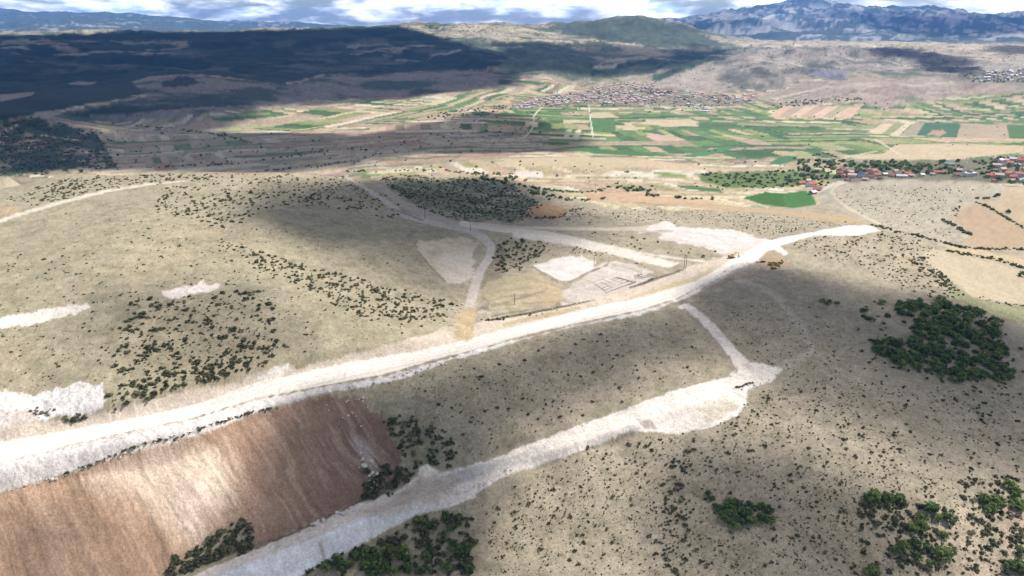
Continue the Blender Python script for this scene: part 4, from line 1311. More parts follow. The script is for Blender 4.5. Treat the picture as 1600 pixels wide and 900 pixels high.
def cloud(outline, soft, thick, seed):
    P = np.array(outline, float)
    Q = []
    for i in range(len(P)):       # follow the outline closely over the folds of the land
        a, b = P[i], P[(i + 1) % len(P)]
        for t in np.arange(0, 1, 0.25):
            Q.append(a + (b - a) * t)
    Q = np.array(Q)
    x, y, z, r = ground_at(np.clip(Q[:, 0], -250, 1850), Q[:, 1])
    t = (CLOUD_Z - z) / SUN[2]
    cx, cy = x + SUN[0] * t, y + SUN[1] * t
    G = np.stack([cx, cy], 1)
    lo, hi = G.min(0) - soft, G.max(0) + soft
    n1 = int(np.clip((hi[0] - lo[0]) / (soft * 0.16), 24, 240))
    n2 = int(np.clip((hi[1] - lo[1]) / (soft * 0.16), 24, 240))
    gx, gy = np.meshgrid(np.linspace(lo[0], hi[0], n1), np.linspace(lo[1], hi[1], n2))
    sd = poly_sd(G, gx, gy)
    nz = fbm(gx / (soft * 2.2), gy / (soft * 2.2), 5, seed, 0.55)
    e = smooth(-soft * 0.5, soft * 0.5, sd + nz * soft * 0.75) * (1 + 0.25 * nz)
    tau = e * thick * CLOUD_THICKNESS
    vz_top = CLOUD_Z + 6 * tau + 5 * nz * e + 1
    vz_bot = CLOUD_Z - 5 * tau - 1
    Vt = np.stack([gx, gy, vz_top], -1).reshape(-1, 3)
    Vb = np.stack([gx, gy, vz_bot], -1).reshape(-1, 3)
    keep = (tau > 0.012)
    kq = keep[:-1, :-1] | keep[1:, :-1] | keep[:-1, 1:] | keep[1:, 1:]
    a, b = np.where(kq)
    q = np.stack([a * n1 + b, a * n1 + b + 1, (a + 1) * n1 + b + 1, (a + 1) * n1 + b], -1)
    N = n1 * n2
    faces = np.concatenate([q, q[:, ::-1] + N])
    used, inv = np.unique(faces.ravel(), return_inverse=True)
    Vall = np.concatenate([Vt, Vb])[used]
    op = np.tile((1 - np.exp(-tau * 0.5)).ravel(), 2)[used]
    me = bpy.data.meshes.new('cloud')
    me.vertices.add(len(used))
    me.vertices.foreach_set('co', Vall.astype(np.float32).ravel())
    me.loops.add(len(inv))
    me.loops.foreach_set('vertex_index', inv.astype(np.int32))
    me.polygons.add(len(faces))
    me.polygons.foreach_set('loop_start', np.arange(0, len(inv), 4, dtype=np.int32))
    me.polygons.foreach_set('loop_total', np.full(len(faces), 4, np.int32))
    me.update(calc_edges=True)
    me.polygons.foreach_set('use_smooth', np.ones(len(faces), bool))
    at = me.attributes.new('opacity', 'FLOAT', 'POINT')
    at.data.foreach_set('value', op.astype(np.float32))
    me.materials.append(M_CLOUD)
    o = obj('cloud', me)
    o['kind'] = 'structure'
    return o


for i_, (a_, b_, c_) in enumerate(SHADES):
    cloud(a_, b_, c_, 700 + i_)
    CLOUD_Z += 22      # each cloud at a height of its own

# ------------------------------------------------------------------ haze
hz = MB()
top_, bot_ = max(400.0, float(Z.max()) + 30), float(Z.min()) - 1.0
hz.box((0, 0, (top_ + bot_) / 2), (70000, 70000, top_ - bot_))
M_HAZE = bpy.data.materials.new('haze')
M_HAZE.use_nodes = True
nd, lk = M_HAZE.node_tree.nodes, M_HAZE.node_tree.links
nd.clear()
h_out = nd.new('ShaderNodeOutputMaterial')
h_v = nd.new('ShaderNodeVolumePrincipled')
h_v.inputs['Color'].default_value = (0.13, 0.38, 1.0, 1)
h_v.inputs['Density'].default_value = 3.4e-5
h_v.inputs['Anisotropy'].default_value = 0.0
lk.new(h_v.outputs[0], h_out.inputs['Volume'])
haze = obj('haze', hz.mesh('haze', M_HAZE))
haze['kind'] = 'stuff'

# ------------------------------------------------------------------ foliage
LEAF_SCRUB = foliage_mat('scrub_leaves', (0.115, 0.105, 0.058), (0.050, 0.065, 0.030))
LEAF_OAK = foliage_mat('oak_leaves', (0.120, 0.150, 0.048), (0.050, 0.085, 0.030))
LEAF_VALLEY = foliage_mat('valley_leaves', (0.085, 0.115, 0.050), (0.050, 0.078, 0.036))
BARK = simple_mat('bark', (0.09, 0.07, 0.05, 1), 0.9)


def leaf_mesh(name, mat, nclump, per, seed, flat=0.85, size=0.17, base=0.0, spread=1.0):
    """a crown one unit in radius, made of clumps of small leaf faces with gaps between them"""
    g = np.random.default_rng(seed)
    lobes = g.normal(size=(nclump, 3))
    lobes /= np.linalg.norm(lobes, axis=1, keepdims=True)
    lobes *= (0.35 + 0.5 * g.random((nclump, 1)))
    lobes[:, 2] = np.abs(lobes[:, 2]) * flat + base
    lobes[:, :2] *= spread * (1 + 0.18 * g.normal(size=(nclump, 1)))
    vs, fs, lf = [], [], []
    for c in lobes:
        cr = 0.20 + 0.14 * g.random()
        shade = 0.55 + 0.95 * g.random()
        for k in range(per):
            d = g.normal(size=3)
            d /= np.linalg.norm(d)
            p = c + d * cr * (0.6 + 0.5 * g.random())
            p[2] = max(p[2], 0.02)
            nrm = d + 0.6 * g.normal(size=3) + np.array([0, 0, 0.5])
            nrm /= np.linalg.norm(nrm)
            a = np.cross(nrm, g.normal(size=3))
            a /= np.linalg.norm(a) + 1e-9
            b = np.cross(nrm, a)
            s = size * (0.6 + 0.8 * g.random())
            o = len(vs)
            vs += [p - a * s, p + b * s * 0.7, p + a * s, p - b * s * 0.7]
            fs.append((o, o + 1, o + 2, o + 3))
            lf += [shade * (0.8 + 0.4 * g.random())] * 4
    me = bpy.data.meshes.new(name)
    me.from_pydata([tuple(v) for v in vs], [], fs)
    at = me.attributes.new('leaf', 'FLOAT', 'POINT')
    at.data.foreach_set('value', np.array(lf, np.float32))
    me.materials.append(mat)
    me.update()
    return me


def trunk_mesh(name, seed, h=1.0):
    g = random.Random(seed)
    m = MB()
    top = (g.uniform(-.06, .06), g.uniform(-.06, .06), h * 0.55)
    m.tube((0, 0, -0.12), top, 0.075, 0.045, 6)
    for k in range(4):
        a = k * 1.57 + g.uniform(-.5, .5)
        m.tube(top, (math.cos(a) * 0.45, math.sin(a) * 0.45, h * (0.8 + g.uniform(0, .35))), 0.035, 0.012, 5)
    return m.mesh(name, BARK)


SHRUB_BIG = [leaf_mesh('shrub', LEAF_SCRUB, 13, 16, 10 + k, 0.8, 0.17, 0.0, 0.85) for k in range(6)]
SHRUB_SMALL = [leaf_mesh('scrub_tuft', LEAF_SCRUB, 6, 8, 40 + k, 0.9, 0.28, 0.0, 0.65) for k in range(5)]
CROWN_OAK = [leaf_mesh('crown', LEAF_OAK, 20, 20, 60 + k, 0.8, 0.13, 0.45) for k in range(6)]
CROWN_VAL = [leaf_mesh('crown', LEAF_VALLEY, 14, 14, 80 + k, 0.85, 0.17, 0.4, 0.9) for k in range(4)]
TRUNKS = [trunk_mesh('trunk', 90 + k) for k in range(3)]
TREE_WHOLE = []
src_col_small = bpy.data.collections.new('scrub_kinds')
src_col_tree = bpy.data.collections.new('tree_kinds')
for k, me in enumerate(SHRUB_SMALL):
    src_col_small.objects.link(bpy.data.objects.new('scrub_tuft_kind', me))
for k, me in enumerate(CROWN_VAL + CROWN_OAK[:2]):
    o_ = bpy.data.objects.new('tree_kind', me)
    src_col_tree.objects.link(o_)


def scatter_stuff(name, pts, scl, col, label):
    """a mass of plants too many and too small to count"""
    me = bpy.data.meshes.new(name)
    me.vertices.add(len(pts))
    me.vertices.foreach_set('co', np.asarray(pts, np.float32).ravel())
    a = me.attributes.new('size', 'FLOAT', 'POINT')
    a.data.foreach_set('value', np.asarray(scl, np.float32))
    r_ = me.attributes.new('turn', 'FLOAT_VECTOR', 'POINT')
    tv = np.zeros((len(pts), 3), np.float32)
    tv[:, 2] = RNG.random(len(pts)) * 6.283
    r_.data.foreach_set('vector', tv.ravel())
    o = obj(name, me)
    ng = bpy.data.node_groups.new(name, 'GeometryNodeTree')
    ng.interface.new_socket('Geometry', in_out='INPUT', socket_type='NodeSocketGeometry')
    ng.interface.new_socket('Geometry', in_out='OUTPUT', socket_type='NodeSocketGeometry')
    N, L = ng.nodes, ng.links
    gi = N.new('NodeGroupInput')
    go = N.new('NodeGroupOutput')
    ci = N.new('GeometryNodeCollectionInfo')
    ci.inputs['Collection'].default_value = col
    ci.inputs['Separate Children'].default_value = True
    ci.inputs['Reset Children'].default_value = True
    ip = N.new('GeometryNodeInstanceOnPoints')
    ip.inputs['Pick Instance'].default_value = True
    rnd = N.new('FunctionNodeRandomValue')
    rnd.data_type = 'INT'
    rnd.inputs[4].default_value = 0
    rnd.inputs[5].default_value = len(col.objects) - 1
    sz = N.new('GeometryNodeInputNamedAttribute')
    sz.data_type = 'FLOAT'
    sz.inputs[0].default_value = 'size'
    tn = N.new('GeometryNodeInputNamedAttribute')
    tn.data_type = 'FLOAT_VECTOR'
    tn.inputs[0].default_value = 'turn'
    L.new(gi.outputs[0], ip.inputs['Points'])
    L.new(ci.outputs[0], ip.inputs['Instance'])
    L.new(rnd.outputs[2], ip.inputs['Instance Index'])
    L.new(sz.outputs[0], ip.inputs['Scale'])
    L.new(tn.outputs[0], ip.inputs['Rotation'])
    L.new(ip.outputs[0], go.inputs[0])
    md = o.modifiers.new('scatter', 'NODES')
    md.node_group = ng
    tag(o, label, None, None, 'stuff')
    return o


def sample_poly(poly, n, clump=0.0, seed=0):
    P = np.asarray(poly, float)
    lo, hi = P.min(0), P.max(0)
    g = np.random.default_rng(seed + 5)
    out = np.zeros((0, 2))
    while len(out) < n:
        c = lo + (hi - lo) * g.random((n * 3, 2))
        ok = poly_sd(P, c[:, 0], c[:, 1]) > 7 * fbm(c[:, 0] / 11, c[:, 1] / 8, 3, seed + 77) * (1 if (hi - lo).min() > 40 else 0)
        if clump:
            nz = fbm(c[:, 0] / 34 + seed, c[:, 1] / 20, 4, seed, 0.65)
            ok &= g.random(len(c)) < smooth(-0.45, 0.35, nz) * clump + (1 - clump)
        out = np.concatenate([out, c[ok]])
    return out[:n]


# place, how many, smallest and largest width in the photograph, patchiness, kind, group, where it grows
PLACES = [
    ([(0, 400), (120, 380), (250, 350), (420, 410), (560, 450), (700, 500), (640, 520), (400, 566), (300, 600), (160, 598), (50, 612), (0, 606)], 620, 2.5, 6, .8, 'shrub', 'scrub scattered over the lit pasture hill', 'on the lit pasture hill'),
    ([(330, 368), (420, 398), (520, 425), (640, 455), (714, 478), (704, 508), (640, 500), (560, 495), (480, 450), (400, 425)], 520, 4, 9, .4, 'shrub', 'scrub band running down the pasture hill', 'in the scrub band above the ochre driveway'),
    ([(190, 470), (300, 450), (420, 455), (450, 540), (420, 570), (300, 604), (170, 640), (180, 560)], 480, 4, 13, .5, 'shrub', 'scrub above the main road', 'on the pasture above the main road'),
    ([(230, 590), (380, 545), (410, 575), (300, 606), (235, 622), (175, 645), (170, 625)], 55, 8, 15, .2, 'shrub', 'scrub on the bank above the main road', 'on the bank beside the white quarry scar'),
    ([(10, 312), (120, 276), (240, 272), (340, 272), (320, 280), (180, 293), (60, 322)], 330, 3, 6.5, .5, 'shrub', 'scrub beyond the white hill track', 'beyond the white hill track'),
    ([(300, 272), (540, 276), (600, 306), (640, 334), (560, 316), (420, 294), (300, 284)], 320, 2.5, 6, .4, 'shrub', 'scrub on the crest of the pasture hill', 'on the crest of the pasture hill'),
    ([(260, 290), (420, 296), (520, 304), (640, 344), (600, 342), (500, 322), (440, 322), (380, 345), (340, 360), (300, 340), (230, 330)], 380, 3.5, 8, .5, 'shrub', 'scrub below the crest of the pasture hill', 'in the shade below the hill crest'),
    ([(80, 330), (400, 350), (650, 400), (600, 430), (400, 390), (120, 400)], 120, 2, 4, .5, 'shrub', 'scrub scattered over the lit pasture hill', 'on the bare shoulder of the hill'),
    ([(590, 280), (650, 274), (700, 280), (760, 276), (806, 288), (836, 302), (848, 322), (836, 336), (800, 350), (770, 340), (740, 349), (690, 338), (650, 320), (620, 300)], 1300, 2.5, 6.5, .55, 'shrub', 'scrub filling the shaded side valley', 'in the shaded side valley below the saddle'),
    ([(768, 378), (800, 372), (850, 380), (852, 405), (830, 415), (800, 424), (776, 428), (770, 400)], 130, 4, 9, .4, 'shrub', 'scrub beside the quarry pads', 'between the winding track and the white pad'),
    ([(800, 374), (900, 382), (1000, 410), (1030, 424), (940, 404), (900, 398), (860, 400)], 60, 2.5, 4.5, .3, 'shrub', 'scrub beside the quarry pads', 'on the strip beside the gravel track'),
    ([(860, 330), (1000, 325), (1200, 335), (1340, 350), (1200, 366), (1060, 346), (900, 352)], 430, 2, 4.2, .4, 'shrub', 'scrub on the dry terrace behind the gravel pad', 'on the dry terrace behind the gravel pad'),
    ([(1090, 362), (1230, 356), (1330, 346), (1290, 352), (1220, 372), (1180, 366)], 40, 2, 4, .3, 'shrub', 'scrub on the dry terrace behind the gravel pad', 'beside the gravel pad'),
    ([(900, 362), (980, 366), (1060, 384), (1120, 400), (1060, 402), (960, 384)], 26, 2.5, 6, .3, 'shrub', 'scrub beside the quarry pads', 'between the gravel pad and the white track'),
    ([(1240, 378), (1380, 362), (1470, 392), (1440, 408), (1500, 454), (1480, 470), (1400, 450), (1330, 410), (1250, 396)], 380, 2.5, 6, .3, 'shrub', 'scrub round the end of the white spur', 'round the end of the white spur'),
    ([(1425, 396), (1445, 404), (1500, 452), (1512, 462), (1470, 450), (1430, 420)], 90, 4, 9, .2, 'shrub', 'scrub fringing the pale fields', 'fringing the pale terraced field'),
    ([(1300, 300), (1400, 290), (1550, 292), (1500, 320), (1480, 350), (1510, 370), (1440, 372), (1350, 345)], 260, 2, 4, .6, 'shrub', 'scrub on the round grey hill', 'on the round grey hill'),
    ([(760, 548), (900, 515), (1050, 484), (1090, 520), (1135, 570), (1040, 610), (900, 660), (720, 724), (690, 700), (640, 640), (620, 600)], 620, 1.8, 4, .4, 'shrub', 'scrub between the two white roads', 'on the slope between the two white roads'),
    ([(760, 560), (900, 525), (1050, 500), (1130, 572), (900, 655), (740, 715), (640, 620)], 60, 5, 9, .2, 'shrub', 'scrub between the two white roads', 'on the slope between the two white roads'),
    ([(1100, 485), (1250, 470), (1340, 540), (1330, 600), (1230, 590), (1170, 560)], 240, 2, 4.5, .6, 'shrub', 'scrub on the shaded slope', 'on the shaded slope above the haul road bend'),
    ([(1170, 620), (1250, 590), (1400, 600), (1620, 620), (1620, 900), (760, 900), (750, 790), (880, 715), (980, 680), (1100, 670)], 4300, 1.8, 4.6, .75, 'shrub', 'scrub strewn over the dry slope', 'on the dry slope below the haul road'),
    ([(1170, 620), (1250, 590), (1400, 600), (1620, 620), (1620, 900), (760, 900), (750, 790), (880, 715), (980, 680), (1100, 670)], 420, 5, 10, .5, 'shrub', 'scrub strewn over the dry slope', 'on the dry slope below the haul road'),
    ([(598, 655), (640, 648), (700, 680), (722, 720), (700, 738), (650, 730), (610, 690)], 105, 7, 14, .2, 'shrub', 'scrub in the gully between the roads', 'in the gully at the end of the brown fill slope'),
    ([(570, 738), (600, 728), (650, 730), (648, 745), (615, 766), (575, 782), (565, 765)], 70, 9, 16, .1, 'shrub', 'scrub in the gully between the roads', 'at the foot of the brown fill slope'),
    ([(272, 872), (300, 858), (340, 832), (365, 812), (384, 815), (398, 845), (404, 856), (340, 878), (290, 898), (262, 900)], 120, 9, 17, .1, 'shrub', 'scrub at the foot of the fill slope', 'at the foot of the fill slope beside the haul road'),
    ([(420, 850), (520, 812), (590, 780), (640, 765), (600, 784), (500, 830), (430, 860)], 26, 5, 9, .2, 'shrub', 'scrub at the foot of the fill slope', 'along the upper edge of the haul road'),
    ([(1035, 722), (1070, 715), (1080, 790), (1072, 900), (1030, 900), (1038, 800)], 90, 5, 11, .3, 'shrub', 'scrub line running down the dry slope', 'in the scrub line running down the dry slope'),
    ([(1340, 775), (1500, 790), (1500, 900), (1335, 900)], 170, 7, 14, .4, 'shrub', 'scrub in the oak scrub corner', 'among the young oaks on the stony slope'),
    ([(1500, 745), (1620, 740), (1620, 900), (1510, 900)], 160, 7, 14, .4, 'shrub', 'scrub in the oak scrub corner', 'among the young oaks on the stony slope'),
    ([(1330, 462), (1600, 500), (1600, 620), (1340, 600)], 120, 5, 9, .3, 'shrub', 'scrub round the oak thicket', 'round the edge of the oak thicket'),
    ([(486, 888), (540, 862), (600, 842), (660, 806), (735, 800), (742, 850), (735, 900), (470, 900)], 150, 10, 18, .3, 'shrub', 'scrub below the haul road bank', 'below the grey bank of the haul road'),
    (WOODED, 900, 4, 8, .5, 'shrub', 'scrub on the dark wooded knoll', 'on the dark wooded knoll'),
    ([(98, 650), (128, 646), (136, 655), (105, 662)], 14, 7, 12, 0, 'shrub', 'scrub by the white quarry scar', 'at the edge of the white quarry scar'),
    # trees
    ([(1352, 540), (1372, 532), (1420, 540), (1425, 520), (1412, 500), (1385, 492), (1400, 474), (1440, 466), (1500, 478), (1536, 488), (1556, 506), (1562, 530), (1574, 550), (1572, 572), (1590, 590), (1560, 600), (1520, 602), (1470, 594), (1420, 572), (1372, 558)], 330, 11, 18, .15, 'tree', 'oaks of the thicket on the shaded slope', 'in the oak thicket on the shaded slope'),
    ([(1284, 468), (1312, 472), (1300, 488), (1286, 480)], 4, 8, 12, 0, 'tree', 'lone trees on the shaded slope', 'on the bare shaded slope beside the faint track'),
    ([(1338, 482), (1348, 484), (1364, 500), (1352, 504)], 5, 9, 13, 0, 'tree', 'lone trees on the shaded slope', 'between the bare slope and the oak thicket'),
    ([(1090, 772), (1120, 768), (1130, 782), (1170, 780), (1210, 790), (1208, 812), (1175, 822), (1140, 826), (1120, 800)], 58, 10, 17, 0, 'tree', 'low oaks on the dry slope', 'in the small oak clump on the open dry slope'),
    ([(500, 880), (560, 862), (640, 858), (640, 900), (490, 900)], 40, 14, 22, 0, 'tree', 'oaks below the haul road bank', 'in the dark oaks below the grey haul road bank'),
    ([(650, 800), (730, 800), (735, 900), (650, 900)], 22, 12, 20, 0, 'tree', 'oaks below the haul road bank', 'in the open oaks below the haul road bend'),
    ([(1342, 776), (1372, 776), (1402, 776), (1410, 790), (1370, 795)], 9, 16, 24, 0, 'tree', 'oaks of the stony corner', 'in the short row at the top of the stony slope'),
    ([(1410, 785), (1490, 800), (1500, 900), (1340, 900), (1400, 850)], 20, 16, 28, 0, 'tree', 'oaks of the stony corner', 'among pinkish scrub on the stony slope'),
    ([(1520, 748), (1590, 745), (1600, 800), (1540, 800)], 12, 14, 24, 0, 'tree', 'oaks of the stony corner', 'above the pale gully on the stony slope'),
    ([(1560, 860), (1620, 850), (1620, 900), (1560, 900)], 7, 16, 26, 0, 'tree', 'oaks of the stony corner', 'below the pale gully on the stony slope'),
    ([(800, 288), (830, 292), (860, 305), (880, 310), (870, 316), (840, 308)], 26, 5, 9, 0, 'tree', 'hedgerow trees of the dry valley', 'beside the brown round field'),
    ([(740, 270), (800, 274), (830, 284), (780, 286), (744, 280)], 26, 5, 9, 0, 'tree', 'hedgerow trees of the dry valley', 'at the head of the shaded side valley'),
    ([(962, 292), (1020, 292), (1020, 300), (966, 300)], 24, 5, 8, 0, 'tree', 'hedgerow trees of the dry valley', 'in the grove among tan terraces'),
    ([(1085, 272), (1240, 266), (1280, 278), (1300, 290), (1200, 296), (1130, 292)], 150, 4, 8, .5, 'tree', 'trees of the gardens by the red-roofed village', 'in the gardens below the red-roofed village'),
    ([(1250, 250), (1400, 255), (1420, 262), (1330, 278), (1240, 285)], 150, 5, 10, .4, 'tree', 'trees of the gardens by the red-roofed village', 'in the gardens behind the red-roofed village'),
    ([(1360, 252), (1500, 250), (1510, 272), (1380, 272)], 120, 5, 10, .2, 'tree', 'trees of the gardens by the red-roofed village', 'in the orchard belt behind the village houses'),
    ([(1510, 250), (1620, 246), (1620, 292), (1540, 280)], 100, 5, 10, .4, 'tree', 'trees of the gardens by the red-roofed village', 'between the houses near the minaret'),
    ([(790, 168), (860, 150), (1000, 138), (1100, 146), (1180, 160), (1100, 168), (900, 166)], 260, 2, 4.5, .5, 'tree', 'trees among the houses of the far village', 'among the houses of the far village'),
    ([(1200, 166), (1240, 158), (1330, 152), (1350, 156), (1300, 160), (1210, 170)], 60, 2.5, 4.5, .2, 'tree', 'trees on the plain', 'in the belt above the striped fields of the plain'),
    ([(660, 180), (730, 170), (790, 164), (800, 172), (720, 184), (670, 188)], 60, 2.5, 5, .3, 'tree', 'trees on the plain', 'along the stream below the far village'),
    ([(1500, 116), (1620, 108), (1620, 130), (1520, 128)], 120, 2, 4, .3, 'tree', 'trees of the farthest village', 'among the white houses of the farthest village'),
    ([(140, 205), (400, 205), (620, 215), (800, 190), (850, 205), (780, 240), (560, 262), (300, 265), (180, 262)], 190, 2.2, 5, .8, 'tree', 'trees of the shaded rolling land', 'on the shaded rolling land behind the pasture hill'),
    ([(640, 185), (740, 180), (860, 175), (830, 215), (700, 225), (640, 215)], 60, 2, 4, .7, 'tree', 'trees of the shaded rolling land', 'on the low shaded knoll of the plain'),
    ([(860, 170), (1600, 150), (1600, 240), (860, 240)], 90, 1.8, 3.6, .6, 'tree', 'trees on the plain', 'among the green fields of the plain'),
    ([(560, 255), (900, 250), (1240, 255), (1240, 300), (1000, 300), (800, 280), (600, 275)], 60, 2.5, 5, .5, 'tree', 'trees of the dry terraces', 'on the tan terraces of the dry valley'),
    ([(400, 44), (620, 39), (800, 36), (880, 38), (860, 44), (640, 46), (500, 48)], 160, 1.4, 2.4, .4, 'tree', 'trees on the skyline ridge', 'on the skyline ridge'),
    ([(620, 40), (860, 38), (880, 60), (960, 66), (900, 100), (780, 80), (680, 56)], 260, 1.4, 2.6, .6, 'tree', 'trees on the far hills', 'on the far hills'),
    ([(1160, 66), (1600, 70), (1600, 110), (1400, 112), (1200, 118), (1100, 100)], 320, 1.4, 2.4, .6, 'tree', 'trees on the far hills', 'on the stony far hills'),
    ([(200, 130), (300, 118), (480, 118), (700, 112), (780, 130), (640, 150), (400, 168), (200, 185)], 240, 1.6, 3, .6, 'tree', 'trees on the far hills', 'on the shaded low hills'),
    ([(860, 100), (1100, 100), (1180, 140), (1040, 138), (900, 134)], 90, 1.6, 3, .6, 'tree', 'trees behind the far village', 'on the slopes behind the far village'),
]
LINES = [  # hedges and rows: line, how many, sizes, kind
    ([(800, 289), (815, 290), (840, 295), (880, 300), (930, 300), (955, 292)], 46, 3.5, 6.5, 'tree', 'hedgerow trees of the dry valley', 'in the hedge above the brown round field'),
    ([(834, 341), (860, 341), (878, 338), (890, 330), (912, 326)], 40, 3.5, 6, 'shrub', 'hedge scrub round the brown round field', 'in the hedge round the brown round field'),
    ([(885, 313), (920, 313), (945, 310)], 18, 4, 6.5, 'tree', 'hedgerow trees of the dry valley', 'in the hedge below the orange field'),
    ([(540, 268), (600, 268), (680, 266), (740, 272), (800, 272)], 50, 3, 6, 'tree', 'hedgerow trees of the dry valley', 'in the hedge below the tan field behind the saddle'),
    ([(1002, 306), (1020, 305), (1050, 308), (1085, 312), (1100, 312), (1122, 311)], 15, 5, 7.5, 'tree', 'lone trees on the tan terraces', 'in the row of round trees on the tan terraces'),
    ([(1360, 352), (1385, 356), (1400, 362), (1440, 370), (1470, 378), (1510, 388), (1560, 390), (1600, 390)], 120, 4, 8, 'shrub', 'hedge scrub along the brown fields', 'in the hedge below the large brown field'),
    ([(1470, 344), (1490, 352), (1508, 364), (1520, 367)], 44, 5, 9, 'shrub', 'hedge scrub along the brown fields', 'in the hedge between grey hill and brown field'),
    ([(1525, 316), (1545, 325), (1575, 342), (1600, 357)], 50, 4, 8, 'shrub', 'hedge scrub along the brown fields', 'in the hedge between the two brown fields'),
    ([(1480, 392), (1520, 399), (1560, 407), (1600, 420)], 64, 4, 8, 'shrub', 'hedge scrub along the brown fields', 'in the hedge above the pale terraced field'),
    ([(1488, 330), (1500, 322), (1494, 340)], 12, 3, 6, 'shrub', 'hedge scrub along the brown fields', 'at the corner of the upper brown field'),
    ([(1524, 310), (1540, 312), (1560, 305)], 9, 5, 8, 'tree', 'lone trees beside the brown fields', 'beside the upper tan field'),
    ([(1530, 465), (1560, 474), (1600, 478)], 22, 3, 5, 'shrub', 'hedge scrub along the brown fields', 'below the pale terraced field'),
    ([(98, 742), (140, 727), (180, 710), (230, 692), (280, 684), (330, 664), (400, 643), (450, 635)], 72, 4, 8.5, 'shrub', 'scrub along the rubble berm of the main road', 'along the foot of the rubble berm'),
    ([(745, 500), (770, 500), (800, 495), (830, 492)], 22, 4, 8, 'shrub', 'scrub beside the main road', 'between the ochre driveway and the ditch'),
    ([(985, 444), (1000, 442), (1018, 436)], 12, 3, 5, 'shrub', 'scrub beside the quarry pads', 'beside the building foundation'),
    ([(612, 326), (640, 336), (660, 343)], 20, 3, 5, 'shrub', 'scrub between the two tracks', 'between the two tracks on the saddle'),
    ([(200, 196), (300, 205), (360, 214), (400, 226)], 40, 2.5, 5, 'tree', 'trees of the shaded rolling land', 'in the hedge on the shaded rolling land'),
    ([(230, 262), (330, 258), (420, 250), (470, 240), (560, 232)], 55, 2.5, 5, 'tree', 'trees of the shaded rolling land', 'in the hedge behind the pasture hill'),
    ([(400, 268), (480, 262), (560, 250), (600, 238)], 45, 2.5, 5, 'tree', 'trees of the shaded rolling land', 'in the hedge beside the bright tan field'),
    ([(1240, 248), (1290, 240), (1310, 246)], 16, 3, 5, 'tree', 'trees on the plain', 'round the brown knoll of the plain'),
]
SINGLES = [  # trees one can point at: x, y, width
    (1098, 402, 7, 'tree', 'dark round tree beside the gravel pad by the parked machines'),
    (1118, 393, 5, 'shrub', 'low dark shrub at the edge of the gravel pad'),
    (1396, 405 - 0, 5, 'shrub', 'lone dark shrub right of the white spur end'),
    (1549, 405, 9, 'tree', 'round tree with purple tinge on the pale strip'),
    (1563, 408, 8, 'tree', 'smaller of two round trees on the pale strip hedge'),
    (1595, 431, 13, 'tree', 'large lone olive tree in the pale terraced field'),
    (1574, 333, 10, 'tree', 'large dark tree in the hedge between brown fields'),
    (1558, 307, 8, 'tree', 'dark bushy tree at the tan field corner'),
    (1378, 475, 12, 'tree', 'reddish round tree at the upper end of the oak thicket'),
    (744, 262, 6, 'tree', 'lone tree in the bright tan field behind the saddle'),
    (704, 253, 5, 'tree', 'lone small tree on the boundary of the tan field'),
    (840, 272, 4, 'tree', 'small dark tree in the whitish field'),
    (870, 276, 6, 'tree', 'lone dark tree just beyond the whitish field'),
    (980, 270, 6, 'tree', 'dark tree at the head of the field track'),
    (1092, 258, 5, 'tree', 'lone dark tree in the orange tan field'),
    (1164, 255, 5, 'tree', 'dark tree where the green strips begin'),
    (1176, 795, 12, 'tree', 'green tree at the lower end of the oak clump'),
    (1022, 308, 6, 'tree', 'tall dark tree at the grove on tan terraces'),
    (1060, 310, 8, 'tree', 'broad double tree on the tan terraces'),
    (918, 700, 9, 'shrub', 'dark shrub close under the haul road fill'),
    (1019, 704, 10, 'shrub', 'round dark shrub on the bare slope below the turnout'),
    (1078, 706, 10, 'shrub', 'dark round shrub second along from the turnout'),
    (1139, 708, 11, 'shrub', 'ragged dark shrub on the slope below the boulders'),
    (1079, 727, 8, 'shrub', 'dark shrub at the top of the scrub line'),
    (964, 555, 8, 'shrub', 'lone round shrub midway between the white roads'),
    (968, 606, 9, 'shrub', 'wide dark shrub above the haul road'),
    (864, 581, 5, 'shrub', 'small lone shrub in the middle of the lit patch'),
]
plants = []      # x, y, size px, kind, group, where, label
for i_, (poly, n_, s0, s1, cl, kind, grp, where) in enumerate(PLACES):
    pts = sample_poly(poly, n_, cl, 900 + 7 * i_)
    g_ = np.random.default_rng(i_)
    sz_ = s0 + (s1 - s0) * g_.random(n_) ** 2.0
    for p_, s_ in zip(pts, sz_):
        plants.append((p_[0], p_[1], s_, kind, grp, where, None))
for i_, (ln, n_, s0, s1, kind, grp, where) in enumerate(LINES):
    P = np.array(ln, float)
    seg = np.hypot(*(P[1:] - P[:-1]).T)
    cum = np.concatenate([[0], np.cumsum(seg)])
    g_ = np.random.default_rng(50 + i_)
    t_ = np.sort(g_.random(n_)) * cum[-1]
    for t in t_:
        plants.append((np.interp(t, cum, P[:, 0]) + g_.normal() * 1.2, np.interp(t, cum, P[:, 1]) + g_.normal() * 0.9, s0 + (s1 - s0) * g_.random() ** 1.5, kind, grp, where, None))
for (a_, b_, s_, kind, lab) in SINGLES:
    plants.append((a_, b_, s_, kind, None, None, lab))
PXY = np.array([(p[0], p[1]) for p in plants])
gx_, gy_, gz_, gr_ = ground_at(PXY[:, 0], PXY[:, 1] + 0.0)
_, _, gdep = project(gx_, gy_, gz_)
